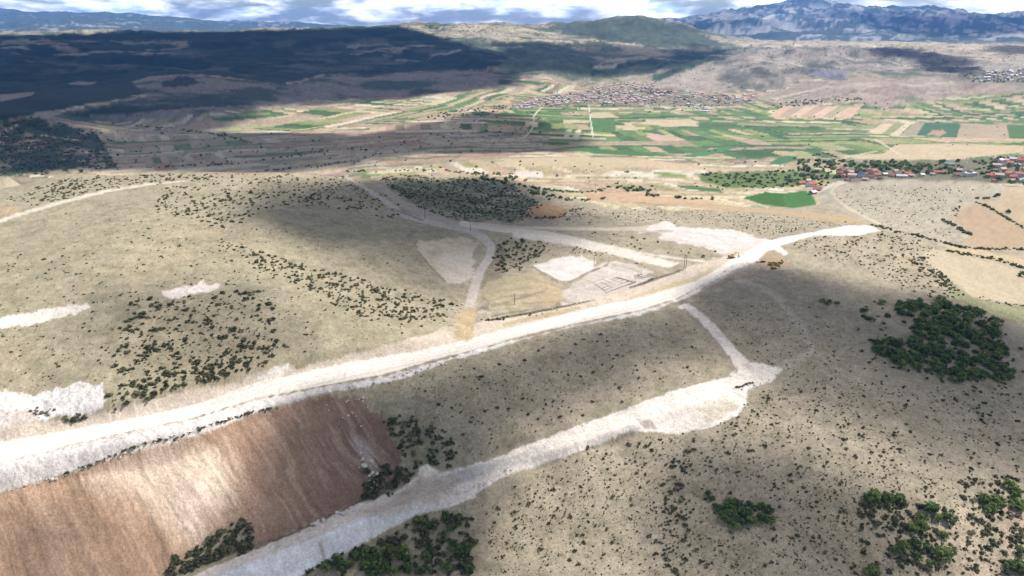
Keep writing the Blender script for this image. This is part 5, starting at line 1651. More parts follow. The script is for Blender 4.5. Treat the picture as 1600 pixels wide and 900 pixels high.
# keep roads and pads clear
ri_ = np.interp(np.log(gr_), LR, np.arange(nr)).round().astype(int)
ci_ = np.interp(np.arctan2(gx_, gy_), AZ, np.arange(nc)).round().astype(int)
preg = REGG[np.clip(ri_, 0, nr - 1), np.clip(ci_, 0, nc - 1)]
CLEAR = {i for i, n_ in enumerate(REGION_NAMES) if n_ in ('road', 'dirt_road', 'gravel_track', 'gravel_pad', 'driveway', 'quarry_scar', 'dirt_track')}
size_m = np.array([p[2] for p in plants]) * gdep / F / 2 * 1.12     # radius in metres
info = []
for i_, p in enumerate(plants):
    if p[6] is None and preg[i_] in CLEAR and not (p[4] or '').startswith('scrub by the white'):
        continue
    if gr_[i_] > 12000:
        continue
    info.append(i_)
info = np.array(info)
psize = np.array([p[2] for p in plants])
isl = np.array([int(p[6] is not None) for p in plants])
SIZE_WORD = lambda s, lo, hi: 'small' if s < lo + (hi - lo) * 0.33 else ('middling' if s < lo + (hi - lo) * 0.7 else 'large')
n_ind = {'shrub': 285, 'tree': 300}
for kind in ('shrub', 'tree'):
    ids = [i for i in info if plants[i][3] == kind]
    ids.sort(key=lambda i: (-int(isl[i]), -float(psize[i])))
    ind = ids[:n_ind[kind]]
    rest = ids[n_ind[kind]:]
    bygrp = {}
    for i in ind:
        if not isl[i]:
            bygrp.setdefault(plants[i][5], []).append(i)
    lab = {}
    for where, L_ in bygrp.items():
        L_.sort(key=lambda i: -psize[i])
        s_ = [psize[i] for i in L_]
        xs_ = [plants[i][0] for i in L_]
        ys_ = [plants[i][1] for i in L_]
        xm, ym = (min(xs_) + max(xs_)) / 2, (min(ys_) + max(ys_)) / 2
        for rank, i in enumerate(L_):
            noun = ('dark shrub' if kind == 'shrub' else ('bushy oak' if 'oak' in where or 'stony' in where else 'leafy tree'))
            if rank == 0:
                lab[i] = 'largest ' + noun + ' ' + where
            elif i == L_[int(np.argmin(ys_))]:
                lab[i] = 'farthest ' + noun + ' ' + where
            elif i == L_[int(np.argmax(ys_))]:
                lab[i] = 'nearest ' + noun + ' ' + where
            else:
                fx3 = (plants[i][0] - min(xs_)) / (max(xs_) - min(xs_) + 1e-6)
                fy3 = (plants[i][1] - min(ys_)) / (max(ys_) - min(ys_) + 1e-6)
                side = ('far', 'middle', 'near')[min(2, int(fy3 * 3))] + ' ' + ('left', 'centre', 'right')[min(2, int(fx3 * 3))]
                lab[i] = SIZE_WORD(psize[i], min(s_), max(s_)) + ' ' + noun + ', ' + side + ', ' + where
    for i in ind:
        rad = float(size_m[i])
        loc = (float(gx_[i]), float(gy_[i]), float(gz_[i]) - 0.05 * rad)
        rz_ = random.uniform(0, 6.28)
        lb = plants[i][6] or lab[i]
        grp = plants[i][4]
        if kind == 'shrub':
            o = obj('shrub', random.choice(SHRUB_BIG), None, loc)
            o.rotation_euler = (0, 0, rz_)
            o.scale = (rad, rad * random.uniform(0.8, 1.1), rad * random.uniform(0.8, 1.1))
            tag(o, lb, 'shrub', grp)
        else:
            oak = 'oak' in (grp or '') or (not grp and plants[i][1] > 460)
            t = thing('oak_tree' if oak else 'tree', lb, 'tree', loc, rz_, grp, rad)
            obj('crown', random.choice(CROWN_OAK if oak else CROWN_VAL), t)
            obj('trunk', random.choice(TRUNKS), t)
    if kind == 'shrub':
        mids = [i for i in rest if psize[i] > 1e9]
        scatter_stuff('scrub', np.stack([gx_[rest], gy_[rest], gz_[rest]], 1), size_m[rest], src_col_small, 'small dark scrub scattered over the dry slopes')
    else:
        scatter_stuff('far_trees', np.stack([gx_[rest], gy_[rest], gz_[rest] - 0.2 * size_m[rest]], 1), size_m[rest], src_col_tree, 'small dark trees dotted over the valley and villages')

# ------------------------------------------------------------------ houses
def wall_mat(name, c):
    return simple_mat(name, srgb(c, 0.75), 0.9, 0.12, 0.6)


WALLM = [wall_mat('white_render', (236, 232, 226)), wall_mat('cream_render', (222, 208, 184)), wall_mat('pale_pink_render', (226, 200, 190)), wall_mat('grey_block', (176, 168, 160))]
ROOFM = [simple_mat('terracotta_tile', srgb((196, 122, 106), 0.8), 0.9, 0.2, 0.8), simple_mat('faded_pink_tile', srgb((222, 184, 174), 0.85), 0.9, 0.2, 0.8),
         simple_mat('brown_tile', srgb((146, 104, 90), 0.8), 0.9, 0.2, 0.8), simple_mat('pale_sheet', srgb((214, 208, 206), 0.8), 0.6, 0.1, 0.8), simple_mat('blue_sheet', srgb((84, 100, 170), 0.8), 0.5, 0.1, 0.8),
         simple_mat('turquoise_sheet', srgb((150, 206, 186), 0.8), 0.5, 0.1, 0.8)]
M_GLASS = simple_mat('window_glass', (0.03, 0.04, 0.05, 1), 0.2, 0.1)
M_DOOR = simple_mat('door_wood', (0.10, 0.05, 0.03, 1), 0.7)
DIMS = [(11, 9, 3.4, 2.4), (13, 10, 6.0, 2.6), (9, 7, 3.0, 2.0), (18, 8, 3.2, 2.2)]
ROOF_NAMES = ['terracotta', 'faded pink', 'brown', 'pale metal', 'blue metal', 'turquoise metal']
WALL_NAMES = ['white', 'cream', 'pink', 'grey']


def wall_me(d, mat):
    w, l, h, r = d
    m = MB()
    vs = [(-w / 2, -l / 2, -2), (w / 2, -l / 2, -2), (w / 2, l / 2, -2), (-w / 2, l / 2, -2), (-w / 2, -l / 2, h), (w / 2, -l / 2, h), (w / 2, l / 2, h), (-w / 2, l / 2, h), (-w / 2, 0, h + r), (w / 2, 0, h + r)]
    m.add(vs, [(0, 1, 5, 4), (2, 3, 7, 6), (1, 2, 6, 9, 5), (3, 0, 4, 8, 7)])
    return m.mesh('wall', mat)


def roof_me(d, mat):
    w, l, h, r = d
    m = MB()
    o, t = 0.6, 0.22
    W = w / 2 + o
    for s in (-1, 1):
        y0 = s * (l / 2 + o)
        z0 = h - r * (o / (l / 2)) + 0.05
        a = [(-W, y0, z0), (W, y0, z0), (W, 0, h + r + 0.05), (-W, 0, h + r + 0.05)]
        b = [(x, y, z + t) for x, y, z in a]
        m.add(a + b, [(4, 5, 6, 7), (0, 1, 5, 4), (1, 2, 6, 5), (3, 0, 4, 7), (0, 3, 2, 1)] if s < 0 else [(7, 6, 5, 4), (4, 5, 1, 0), (5, 6, 2, 1), (7, 4, 0, 3), (1, 2, 3, 0)])
    return m.mesh('roof', mat)


WALLS = [[wall_me(d, m) for m in WALLM] for d in DIMS]
ROOFS = [[roof_me(d, m) for m in ROOFM] for d in DIMS]
wm_ = MB()
wm_.box((0, 0, 0), (1.3, 0.16, 1.3))
WINDOW = wm_.mesh('window', M_GLASS)
wm_ = MB()
wm_.box((0, 0, 0), (1.2, 0.16, 2.2))
DOOR = wm_.mesh('door', M_DOOR)
wm_ = MB()
wm_.box((0, 0, 0), (0.8, 0.8, 1.8))
wm_.box((0, 0, 0.98), (1.0, 1.0, 0.14))
CHIMNEY = wm_.mesh('chimney', WALLM[3])


def house(px, py, di, wi, ri, rz, label, group, scale=1.0, detail=False, name='house', cat='house'):
    x, y, z = gpt(px, py)
    t = thing(name, label, cat, (x, y, z), rz, group, scale)
    w = obj('wall', WALLS[di][wi], t)
    r = obj('roof', ROOFS[di][ri], t)
    if detail:
        W, L, H, RR = DIMS[di]
        for s in (-1, 1):
            for fl in range(2 if H > 5 else 1):
                for k in (-1, 0, 1):
                    if s < 0 and k == 0 and fl == 0:
                        continue
                    obj('window', WINDOW, t, (k * W / 3.1, s * (L / 2 + 0.02), 1.9 + fl * 2.7))
        obj('door', DOOR, t, (0, -(L / 2 + 0.03), 1.1))
        obj('chimney', CHIMNEY, r, (W / 4, L / 8, H + RR * 0.9))
    return t


hg = random.Random(5)
FAR_MB = MB()


def house_joined(px, py, di, wi, ri, rz, scale):
    x, y, z = gpt(px, py)
    w, l, h, r = DIMS[di]
    cs, sn = math.cos(rz), math.sin(rz)

    def tr(vs):
        return [(x + scale * (a * cs - b * sn), y + scale * (a * sn + b * cs), z + scale * c) for a, b, c in vs]
    FAR_MB.add(tr([(-w / 2, -l / 2, -2), (w / 2, -l / 2, -2), (w / 2, l / 2, -2), (-w / 2, l / 2, -2), (-w / 2, -l / 2, h), (w / 2, -l / 2, h), (w / 2, l / 2, h), (-w / 2, l / 2, h), (-w / 2, 0, h + r), (w / 2, 0, h + r)]),
               [(0, 1, 5, 4), (2, 3, 7, 6), (1, 2, 6, 9, 5), (3, 0, 4, 8, 7)], wi)
    W, L2 = w / 2 + 0.6, l / 2 + 0.6
    FAR_MB.add(tr([(-W, -L2, h - 0.2), (W, -L2, h - 0.2), (W, 0, h + r + 0.25), (-W, 0, h + r + 0.25), (W, L2, h - 0.2), (-W, L2, h - 0.2)]), [(0, 1, 2, 3), (3, 2, 4, 5)], 4 + ri)


# the red-roofed village behind the round grey hill
RED = [(1252, 288, 0, 1, 0), (1262, 284, 2, 2, 1), (1267, 292, 1, 0, 0), (1277, 298, 0, 1, 0), (1270, 303, 2, 3, 3),
       (1313, 272, 0, 1, 0), (1320, 270, 1, 0, 0), (1328, 271, 0, 2, 1), (1318, 277, 0, 1, 0), (1330, 278, 1, 0, 1), (1324, 283, 2, 1, 0), (1338, 276, 2, 0, 3),
       (1346, 277, 1, 0, 4), (1352, 282, 2, 2, 1), (1356, 268, 0, 1, 0), (1364, 271, 1, 2, 0), (1360, 278, 0, 0, 2), (1370, 275, 0, 1, 0), (1374, 280, 2, 2, 2), (1382, 274, 2, 3, 3),
       (1394, 276, 0, 1, 0), (1402, 272, 1, 0, 1), (1410, 271, 0, 2, 0), (1418, 273, 0, 1, 0), (1424, 276, 2, 0, 1), (1408, 277, 3, 0, 3), (1440, 275, 2, 0, 3),
       (1466, 271, 3, 1, 0), (1458, 274, 2, 0, 1), (1484, 258, 3, 0, 5), (1494, 275, 2, 2, 2), (1500, 268, 0, 3, 1),
       (1545, 276, 0, 1, 0), (1552, 274, 0, 2, 0), (1560, 278, 1, 1, 1), (1556, 262, 1, 0, 1), (1562, 254, 1, 0, 3), (1570, 252, 0, 0, 1), (1576, 258, 1, 0, 0), (1582, 252, 1, 0, 3), (1588, 260, 0, 2, 1), (1594, 254, 1, 1, 0),
       (1600, 250, 1, 0, 0), (1574, 275, 1, 1, 0), (1582, 278, 0, 2, 0), (1590, 276, 1, 0, 0), (1584, 284, 2, 1, 1), (1598, 284, 0, 0, 3), (1566, 266, 0, 0, 1), (1604, 268, 1, 1, 3), (1600, 260, 0, 0, 1), (1554, 284, 2, 1, 0)]
for k, (px, py, di, wi, ri) in enumerate(RED):
    zone_ = ('beside the bright green field' if px < 1300 else 'at the track end above the round hill' if px < 1345 else 'near the blue-roofed house' if px < 1390 else
             'in the row behind the grey hill crest' if px < 1450 else 'by the minaret' if px < 1520 else 'on the slope past the minaret')
    hgt = ('two-storey', 'long low', 'small', 'single-storey')[0 if di == 1 else 1 if di == 3 else 2 if di == 2 else 3]
    lab = f'{hgt} {WALL_NAMES[wi]} house with {ROOF_NAMES[ri]} roof {zone_}'
    house(px, py, di, wi, ri, hg.uniform(-0.6, 0.6) + (1.57 if hg.random() < 0.3 else 0), lab, 'houses of the red-roofed village', 1.22, True)

# mosque with its tall minaret
M_WHITE = simple_mat('white_stone', srgb((240, 238, 232), 0.8), 0.8, 0.08)
M_LEAD = simple_mat('grey_lead', srgb((150, 150, 156), 0.7), 0.6)


def mosque(px, py, s, label, dome=True):
    x, y, z = gpt(px, py)
    t = thing('mosque', label, 'mosque', (x, y, z), 0.2, None, s)
    m = MB()
    m.box((0, 0, 3), (22, 14, 8))
    w = obj('wall', m.mesh('wall', M_WHITE), t)
    m = MB()
    for k in range(7):
        a0, a1 = k * math.pi / 14, (k + 1) * math.pi / 14
        m.tube((0, 0, 7 + 5 * math.sin(a0)), (0, 0, 7 + 5 * math.sin(a1)), 5 * math.cos(a0), 5 * math.cos(a1) + 0.02, 16, cap=False)
    obj('dome', m.mesh('dome', M_LEAD, True), t)
    for k in (-2, -1, 0, 1, 2):
        obj('window', WINDOW, w, (k * 4, -7.03, 3.4))
    m = MB()
    m.box((0, 0, 4), (3.4, 3.4, 10))
    m.tube((0, 0, 9), (0, 0, 26), 1.9, 1.7, 12)
    mn = obj('minaret', m.mesh('minaret', M_WHITE), t, (-14, 0, 0))
    m = MB()
    m.tube((0, 0, 24.5), (0, 0, 26), 1.8, 2.7, 12)
    m.tube((0, 0, 26), (0, 0, 27), 2.7, 2.7, 12)
    obj('balcony', m.mesh('balcony', M_WHITE), mn)
    m = MB()
    m.tube((0, 0, 27), (0, 0, 31), 1.4, 1.3, 12)
    m.tube((0, 0, 31), (0, 0, 37), 1.6, 0.05, 12)
    obj('spire', m.mesh('spire', M_WHITE), mn)
    return t


mosque(1514, 275, 1.15, 'white mosque with a tall slender minaret among the houses behind the grey hill')
mosque(952, 146, 1.3, 'small white mosque and minaret in the middle of the far village')
mosque(876, 153, 1.2, 'white mosque with a minaret at the field end of the far village')
mosque(1573, 122, 1.3, 'white mosque with a thick minaret in the farthest village')

# far village and farthest village
VILL = [([(905, 150), (930, 135), (955, 128), (985, 130), (1010, 128), (1030, 138), (1045, 146), (1030, 156), (1000, 160), (950, 163), (905, 160)], 175),
        ([(800, 166), (830, 154), (870, 148), (905, 146), (905, 162), (860, 166), (810, 172)], 85),
        ([(1030, 142), (1085, 146), (1130, 146), (1180, 150), (1170, 160), (1100, 158), (1040, 156)], 52),
        ([(1072, 162), (1105, 163), (1106, 175), (1084, 174), (1074, 168)], 14)]
vc = 0
placed = []
for vi, (poly, n_) in enumerate(VILL):
    cand = sample_poly(poly, n_ * 12, 0.5, 3000 + vi)
    mine = 0
    for p in cand:
        if mine >= n_:
            break
        if any(abs(p[0] - q[0]) < 3.4 and abs(p[1] - q[1]) < 1.7 for q in placed):
            continue
        placed.append(p)
        mine += 1
        di = hg.choice([0, 0, 1, 1, 2, 3])
        wi = hg.choice([0, 0, 0, 0, 1, 2, 3])
        ri = hg.choice([0, 1, 1, 1, 1, 3, 3, 3, 3]) if vi != 3 else 3
        side = ['in the centre', 'at the stream end', 'under the stony hill', 'in the outlying cluster beside the green fields'][vi]
        row = 'front row' if p[1] > 155 else ('middle rows' if p[1] > 143 else 'upper rows')
        lab = f'{WALL_NAMES[wi]} house with {ROOF_NAMES[ri]} roof {side} of the far village, {row}'
        if vi == 3:
            lab = f'{WALL_NAMES[wi]} house with pale roof {side}'
        rz_h = hg.uniform(-0.5, 0.5)
        if p[1] < 143 and mine % 2 == 0 or (vi == 1 and mine % 3 == 0) or (vi == 0 and mine % 4 == 0):
            house_joined(p[0], p[1], di, wi, ri, rz_h, 1.15)
        else:
            lab = lab.replace('middle rows', 'among the middle rows').replace(', front row', ', foot of slope')
            lab = ' '.join(lab.replace('among the middle rows', 'middle rows').split()[:16])
            house(p[0], p[1], di, wi, ri, rz_h, lab, 'houses of the far village', 1.2)
placed = []
cand = sample_poly([(1518, 122), (1540, 114), (1570, 110), (1640, 106), (1640, 124), (1600, 127), (1530, 127)], 700, 0.4, 3100)
mine = 0
for p in cand:
    if mine >= 60:
        break
    if any(abs(p[0] - q[0]) < 3.0 and abs(p[1] - q[1]) < 1.5 for q in placed):
        continue
    placed.append(p)
    mine += 1
    ri = hg.choice([1, 3, 3, 2])
    lab = f'white house with {ROOF_NAMES[ri]} roof in the farthest village, {"lower" if p[1] > 118 else "upper"} side'
    if mine % 3 == 0:
        house(p[0], p[1], hg.choice([0, 1, 2]), 0, ri, hg.uniform(-0.5, 0.5), lab, 'houses of the farthest village', 1.3)
    else:
        house_joined(p[0], p[1], hg.choice([0, 1, 2]), 0, ri, hg.uniform(-0.5, 0.5), 1.3)

tag(obj('far_houses', FAR_MB.mesh('far_houses', WALLM + ROOFM)), 'smallest houses of the two far villages', None, None, 'stuff')

# solar panels on the far slope
M_PANEL = simple_mat('solar_glass', (0.10, 0.10, 0.16, 1), 0.3, 0.1)
pm = MB()
pm.box((0, 0, 1.6), (58, 5.0, 0.12), tilt=0)
for k in range(-3, 4):
    pm.box((k * 8.5, 0, 0.5), (0.25, 0.25, 2.4))
PANEL = pm.mesh('solar_array', M_PANEL)
for r_ in range(7):
    for c_ in range(4):
        px = 1270 + c_ * 14 + r_ * 1.2
        py = 110 + r_ * 2.1 + c_ * 0.7
        x, y, z = gpt(px, py)
        o = obj('solar_array', PANEL, None, (x, y, z + 0.5))
        o.rotation_euler = (0.35, 0, 0.12)
        tag(o, f'row of dark solar panels on the far slope, {["lowest", "low", "middle", "upper"][min(3, (6 - r_) // 2)]} tier', 'solar panels', 'solar panel rows on the far slope')

# ------------------------------------------------------------------ machines
M_YEL = simple_mat('machine_yellow', srgb((204, 168, 84), 0.75), 0.5, 0.15)
M_DARK = simple_mat('dark_rubber', (0.03, 0.03, 0.03, 1), 0.8)
M_STEEL = simple_mat('worn_steel', (0.18, 0.16, 0.14, 1), 0.5)
M_PAINTW = simple_mat('white_paint', (0.75, 0.75, 0.74, 1), 0.4, 0.05)
M_CARD = simple_mat('dark_car_paint', (0.04, 0.045, 0.06, 1), 0.3, 0.05)


def excavator(px, py, rz, label, s=1.0, reach=0.0):
    t = thing('excavator', label, 'excavator', gpt(px, py), rz, None, s)
    for sy in (-1, 1):
        m = MB()
        m.box((0, sy * 1.15, 0.45), (4.0, 0.6, 0.7))
        m.tube((-2.0, sy * 1.15 - 0.3, 0.45), (-2.0, sy * 1.15 + 0.3, 0.45), 0.35, 0.35, 10)
        m.tube((2.0, sy * 1.15 - 0.3, 0.45), (2.0, sy * 1.15 + 0.3, 0.45), 0.35, 0.35, 10)
        obj('track', m.mesh('track', M_DARK), t)
    m = MB()
    m.box((0, 0, 0.9), (1.6, 1.9, 0.5))
    m.box((-0.5, 0, 1.65), (3.6, 2.6, 1.1))
    m.box((-1.7, 0, 2.35), (1.4, 2.3, 0.4))
    b = obj('body', m.mesh('body', M_YEL), t)
    m = MB()
    m.box((-2.5, 0, 1.6), (0.7, 2.7, 1.2), taper=0.9)
    obj('counterweight', m.mesh('counterweight', M_STEEL), t)
    m = MB()
    m.box((0.75, 0.8, 2.35), (1.5, 1.0, 1.5), taper=0.85)
    c = obj('cab', m.mesh('cab', M_YEL), t)
    m = MB()
    m.box((1.44, 0.8, 2.45), (0.1, 0.85, 1.0))
    m.box((0.75, 1.27, 2.5), (1.1, 0.1, 0.8))
    obj('window', m.mesh('window', M_GLASS), c)
    m = MB()
    m.tube((1.1, -0.2, 1.7), (3.4, -0.2, 4.4 + reach), 0.34, 0.3, 6)
    m.tube((3.4, -0.2, 4.4 + reach), (5.6, -0.2, 4.1 + reach), 0.3, 0.24, 6)
    obj('boom', m.mesh('boom', M_YEL), t)
    m = MB()
    m.tube((5.5, -0.2, 4.2 + reach), (6.5, -0.2, 1.5), 0.24, 0.18, 6)
    obj('stick', m.mesh('stick', M_YEL), t)
    m = MB()
    m.add([(6.0, -0.8, 1.6), (6.9, -0.8, 1.5), (6.7, -0.8, 0.5), (5.9, -0.8, 0.7), (6.0, 0.4, 1.6), (6.9, 0.4, 1.5), (6.7, 0.4, 0.5), (5.9, 0.4, 0.7)],
          [(0, 1, 2, 3), (7, 6, 5, 4), (1, 5, 6, 2), (2, 6, 7, 3), (0, 4, 5, 1)])
    obj('bucket', m.mesh('bucket', M_STEEL), t)
    return t


def wheels(t, pts, r, w):
    for (x, y) in pts:
        m = MB()
        m.tube((x, y - w / 2, r), (x, y + w / 2, r), r, r, 12)
        wo = obj('wheel', m.mesh('wheel', M_DARK), t)
        m = MB()
        m.tube((x, y - w / 2 - 0.02, r), (x, y + w / 2 + 0.02, r), r * 0.5, r * 0.5, 10)
        obj('rim', m.mesh('rim', M_YEL), wo)


def loader(px, py, rz, label, s=1.0):
    t = thing('wheel_loader', label, 'wheel loader', gpt(px, py), rz, None, s)
    m = MB()
    m.box((-1.7, 0, 1.7), (2.8, 1.8, 1.2), taper=0.92)
    m.box((0.9, 0, 1.3), (1.8, 1.2, 0.8))
    obj('body', m.mesh('body', M_YEL), t)
    m = MB()
    m.box((-0.2, 0, 2.7), (1.4, 1.5, 1.6), taper=0.85)
    obj('cab', m.mesh('cab', M_GLASS), t)
    m = MB()
    for sy in (-0.5, 0.5):
        m.tube((0.9, sy, 1.8), (3.0, sy, 0.8), 0.18, 0.15, 6)
    obj('lift_arm', m.mesh('lift_arm', M_YEL), t)
    m = MB()
    m.add([(2.9, -1.3, 1.4), (3.9, -1.3, 0.9), (3.9, -1.3, 0.2), (2.9, -1.3, 0.2), (2.9, 1.3, 1.4), (3.9, 1.3, 0.9), (3.9, 1.3, 0.2), (2.9, 1.3, 0.2)], [(0, 1, 2, 3), (7, 6, 5, 4), (2, 6, 7, 3), (3, 7, 4, 0)])
    obj('bucket', m.mesh('bucket', M_STEEL), t)
    wheels(t, [(-1.7, -1.1), (-1.7, 1.1), (1.3, -1.1), (1.3, 1.1)], 0.75, 0.55)
    return t


def dump_truck(px, py, rz, label, s=1.0):
    t = thing('dump_truck', label, 'dump truck', gpt(px, py), rz, None, s)
    m = MB()
    m.box((0, 0, 1.0), (7.6, 1.2, 0.3))
    obj('chassis', m.mesh('chassis', M_STEEL), t)
    m = MB()
    m.box((3.1, 0, 2.0), (1.7, 2.3, 1.9), taper=0.9)
    c = obj('cab', m.mesh('cab', M_YEL), t)
    m = MB()
    m.box((3.95, 0, 2.4), (0.12, 1.9, 0.8))
    obj('window', m.mesh('window', M_GLASS), c)
    m = MB()
    m.box((-0.9, 0, 1.4), (5.6, 2.4, 0.2))
    m.box((-0.9, 1.2, 2.0), (5.6, 0.12, 1.2))
    m.box((-0.9, -1.2, 2.0), (5.6, 0.12, 1.2))
    m.box((1.9, 0, 2.1), (0.12, 2.3, 1.4))
    obj('dump_bed', m.mesh('dump_bed', M_YEL), t)
    wheels(t, [(3.0, -1.1), (3.0, 1.1), (-1.2, -1.1), (-1.2, 1.1), (-2.6, -1.1), (-2.6, 1.1)], 0.55, 0.4)
    return t


def car(px, py, rz, label, mat, van=False):
    t = thing('van' if van else 'car', label, 'van' if van else 'car', gpt(px, py), rz)
    m = MB()
    m.box((0, 0, 0.75), (4.6, 1.8, 0.7), taper=0.97)
    m.box((-0.3, 0, 1.5 if van else 1.35), (3.9 if van else 2.4, 1.6, 1.0 if van else 0.6), taper=0.86)
    obj('body', m.mesh('body', mat), t)
    m = MB()
    m.box((1.62 if van else 0.86, 0, 1.5 if van else 1.36), (0.12, 1.3, 0.45))
    obj('windscreen', m.mesh('windscreen', M_GLASS), t)
    for (x, y) in ((-1.4, -0.85), (-1.4, 0.85), (1.4, -0.85), (1.4, 0.85)):
        m = MB()
        m.tube((x, y - 0.1, 0.34), (x, y + 0.1, 0.34), 0.34, 0.34, 10)
        obj('wheel', m.mesh('wheel', M_DARK), t)
    return t


excavator(1143, 403, 0.25, 'yellow excavator standing alone on the white pad beside the main road', 1.15)
excavator(1209, 420, 0.4, 'yellow excavator lowest of the machines parked on the ochre ground', 1.0, -0.6)
dump_truck(1206, 414, 0.1, 'yellow dump truck parked behind the excavator on the ochre ground', 1.0)
loader(1216, 415, 1.2, 'yellow wheel loader beside the dump truck on the ochre ground', 1.0)
loader(1221, 411, 1.0, 'yellow wheel loader farthest back on the ochre ground', 0.95)
car(1185, 410, 0.3, 'white van parked at the edge of the main road by the machines', M_PAINTW, True)
car(1192, 410, 0.2, 'dark car parked next to the white van', M_CARD)

# ------------------------------------------------------------------ power poles
M_POLE = simple_mat('pole_timber', (0.10, 0.085, 0.07, 1), 0.9)
M_CER = simple_mat('insulator', (0.35, 0.32, 0.3, 1), 0.4)


def pole(px, py, h, label, double=False):
    t = thing('utility_pole', label, 'power pole', gpt(px, py), 0.6, 'power poles of the construction site')
    for k in ((-1.2, 1.2) if double else (0,)):
        m = MB()
        m.tube((k, 0, -0.5), (k, 0, h), 0.26, 0.18, 8)
        obj('pole', m.mesh('pole', M_POLE), t)
    m = MB()
    m.box((0, 0, h - 0.4), (4.0 if double else 2.6, 0.2, 0.2))
    a = obj('crossarm', m.mesh('crossarm', M_POLE), t)
    for k in (-1.1, 0, 1.1):
        m = MB()
        m.tube((k, 0, h - 0.3), (k, 0, h + 0.15), 0.09, 0.06, 6)
        obj('insulator', m.mesh('insulator', M_CER), a)
    return t


pole(1070, 421, 12, 'double power pole beside the main road bend', True)
pole(735, 361, 10, 'power pole where the saddle tracks fork')
pole(664, 341, 12, 'tall power pole at the edge of the shaded side valley')
pole(804, 476, 9, 'power pole by the purple ditch between road and ochre field')
pole(928, 414, 7, 'short power pole at the corner of the white pad')

# ------------------------------------------------------------------ footings of a building on the grey pad
M_CONC = simple_mat('dark_concrete', srgb((168, 156, 148), 0.7), 0.9)
corner = [np.array(gpt(*p)) for p in ((923, 441), (953, 430), (993, 441), (947, 458))]


def bil(u, v):
    a, b, c, d = corner
    return (a * (1 - u) + b * u) * (1 - v) + (d * (1 - u) + c * u) * v


found = thing('building_foundation', 'grid of dark concrete footings laid out on the grey gravel pad', 'foundation', tuple(bil(0.5, 0.5)))
fo = bil(0.5, 0.5)


def beam(p, q, w=0.4, h=0.4):
    d = q - p
    L = float(np.hypot(d[0], d[1]))
    m = MB()
    c = (p + q) / 2 - fo
    m.box((c[0], c[1], h / 2 - 0.1), (L, w, h), rz=math.atan2(d[1], d[0]))
    obj('footing_beam', m.mesh('footing_beam', M_CONC), found)


for v in (0.08, 0.3, 0.42, 0.62, 0.8):
    beam(bil(0.05, v), bil(0.97 if v > 0.2 else 0.7, v), 0.4)
for u in (0.05, 0.3, 0.5, 0.72, 0.97):
    beam(bil(u, 0.08 if u < 0.6 else 0.3), bil(u, 0.8 if 0.2 < u < 0.9 else 1.0), 0.4)
beam(bil(0.0, 1.0), bil(1.0, 1.0), 1.0, 0.8)
beam(bil(0.3, 0.5), bil(0.72, 0.5), 0.4)

# ------------------------------------------------------------------ boulders
M_ROCKW = simple_mat('white_limestone', srgb((232, 222, 210), 0.75), 0.95, 0.2)
M_ROCKD = simple_mat('grey_rock', srgb((126, 116, 106), 0.6), 0.95, 0.2)


def rock_me(seed, mat):
    g = random.Random(seed)
    bm_v = []
    m = MB()
    n1, n2 = 5, 8
    for i in range(n1 + 1):
        th = math.pi * i / n1
        for j in range(n2):
            ph = 2 * math.pi * j / n2
            r = 0.5 * (0.75 + 0.45 * g.random())
            bm_v.append((r * math.sin(th) * math.cos(ph), r * math.sin(th) * math.sin(ph) * 0.8, r * math.cos(th) * 0.7 + 0.2))
    fs = []
    for i in range(n1):
        for j in range(n2):
            fs.append((i * n2 + j, (i + 1) * n2 + j, (i + 1) * n2 + (j + 1) % n2, i * n2 + (j + 1) % n2))
    m.add(bm_v, fs)
    return m.mesh('boulder', mat)


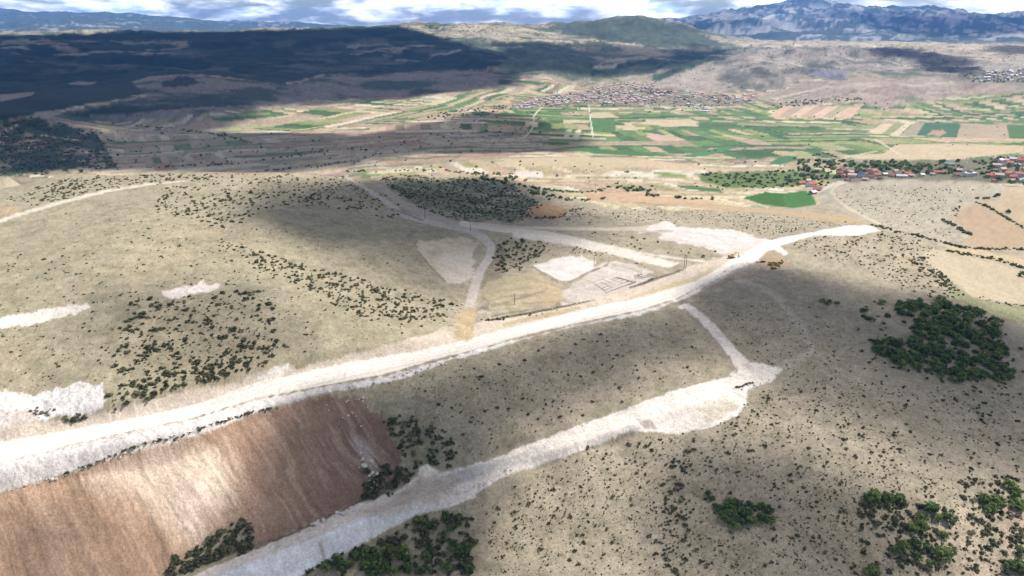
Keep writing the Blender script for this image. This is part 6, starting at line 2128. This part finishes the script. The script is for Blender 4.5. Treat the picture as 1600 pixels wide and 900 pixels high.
ROCKS = [rock_me(k, M_ROCKW) for k in range(5)]
ROCKS_D = [rock_me(20 + k, M_ROCKD) for k in range(3)]
BOULD = [  # line, count, spread px, sizes in metres, dark, where
    ([(10, 768), (60, 754), (110, 740), (170, 716), (240, 692), (330, 664), (400, 643)], 60, 3.5, 0.5, 1.1, 0, 'at the foot of the rubble berm'),
    ([(540, 610), (580, 604), (600, 598), (650, 580), (700, 566)], 46, 4, 0.6, 1.5, 0, 'spilled below the main road'),
    ([(545, 620), (580, 635), (560, 660), (500, 640)], 16, 9, 0.6, 1.3, 0, 'on the top of the brown fill slope'),
    ([(480, 826), (520, 806), (550, 793)], 22, 3, 0.8, 1.8, 0, 'at the upper edge of the haul road'),
    ([(555, 700), (575, 730), (585, 770), (580, 740)], 18, 6, 0.8, 2.2, 0, 'among the shrubs at the foot of the brown slope'),
    ([(1140, 612), (1165, 604), (1200, 596), (1214, 582)], 26, 3, 0.5, 1.2, 0, 'round the turnout of the haul road'),
    ([(1151, 606), (1176, 598)], 10, 0.6, 1.1, 1.6, 1, 'in the dark line along the turnout'),
    ([(700, 772), (740, 765), (760, 755), (800, 736)], 24, 5, 0.6, 1.4, 0, 'on the lower bank of the haul road'),
    ([(705, 478), (722, 466), (715, 500), (705, 515)], 20, 4, 0.8, 1.6, 0, 'beside the ochre driveway'),
    ([(995, 429), (1005, 432), (1012, 434)], 10, 3, 0.9, 1.8, 0, 'in the heap beside the foundation'),
    ([(40, 646), (60, 644), (78, 642), (60, 650)], 16, 5, 0.6, 1.4, 1, 'in the brown heap at the white quarry scar'),
    ([(830, 492), (880, 482), (920, 472)], 16, 3, 0.7, 1.4, 0, 'along the brown ditch above the main road'),
]
for k, (ln, n_, sp, s0, s1, dk, where) in enumerate(BOULD):
    P = np.array(ln, float)
    seg = np.hypot(*(P[1:] - P[:-1]).T)
    cum = np.concatenate([[0], np.cumsum(seg)])
    g = np.random.default_rng(400 + k)
    big = None
    for i in range(n_):
        t = (g.random() if not dk or n_ > 12 else i / (n_ - 1)) * cum[-1]
        px = np.interp(t, cum, P[:, 0]) + g.normal() * sp
        py = np.interp(t, cum, P[:, 1]) + g.normal() * sp * 0.6
        s = s0 + (s1 - s0) * g.random() ** 2
        if i == 0:
            s = s1 * 1.15
        o = obj('boulder', (ROCKS_D if dk else ROCKS)[int(g.integers(3))], None, gpt(px, py, -0.05))
        o.rotation_euler = (0, 0, float(g.random() * 6.28))
        o.scale = (s * 1.5, s * 1.5, s * 1.3)
        w_ = 'largest' if i == 0 else ('bulky' if s > s0 + 0.55 * (s1 - s0) else ('middling' if s > s0 + 0.15 * (s1 - s0) else 'small'))
        half = '' if i == 0 else (', near end' if t < cum[-1] * 0.34 else (', middle' if t < cum[-1] * 0.67 else ', far end'))
        tag(o, f'{w_} {"dark grey" if dk else "white"} boulder {where}{half}', 'boulder', 'boulders ' + where)
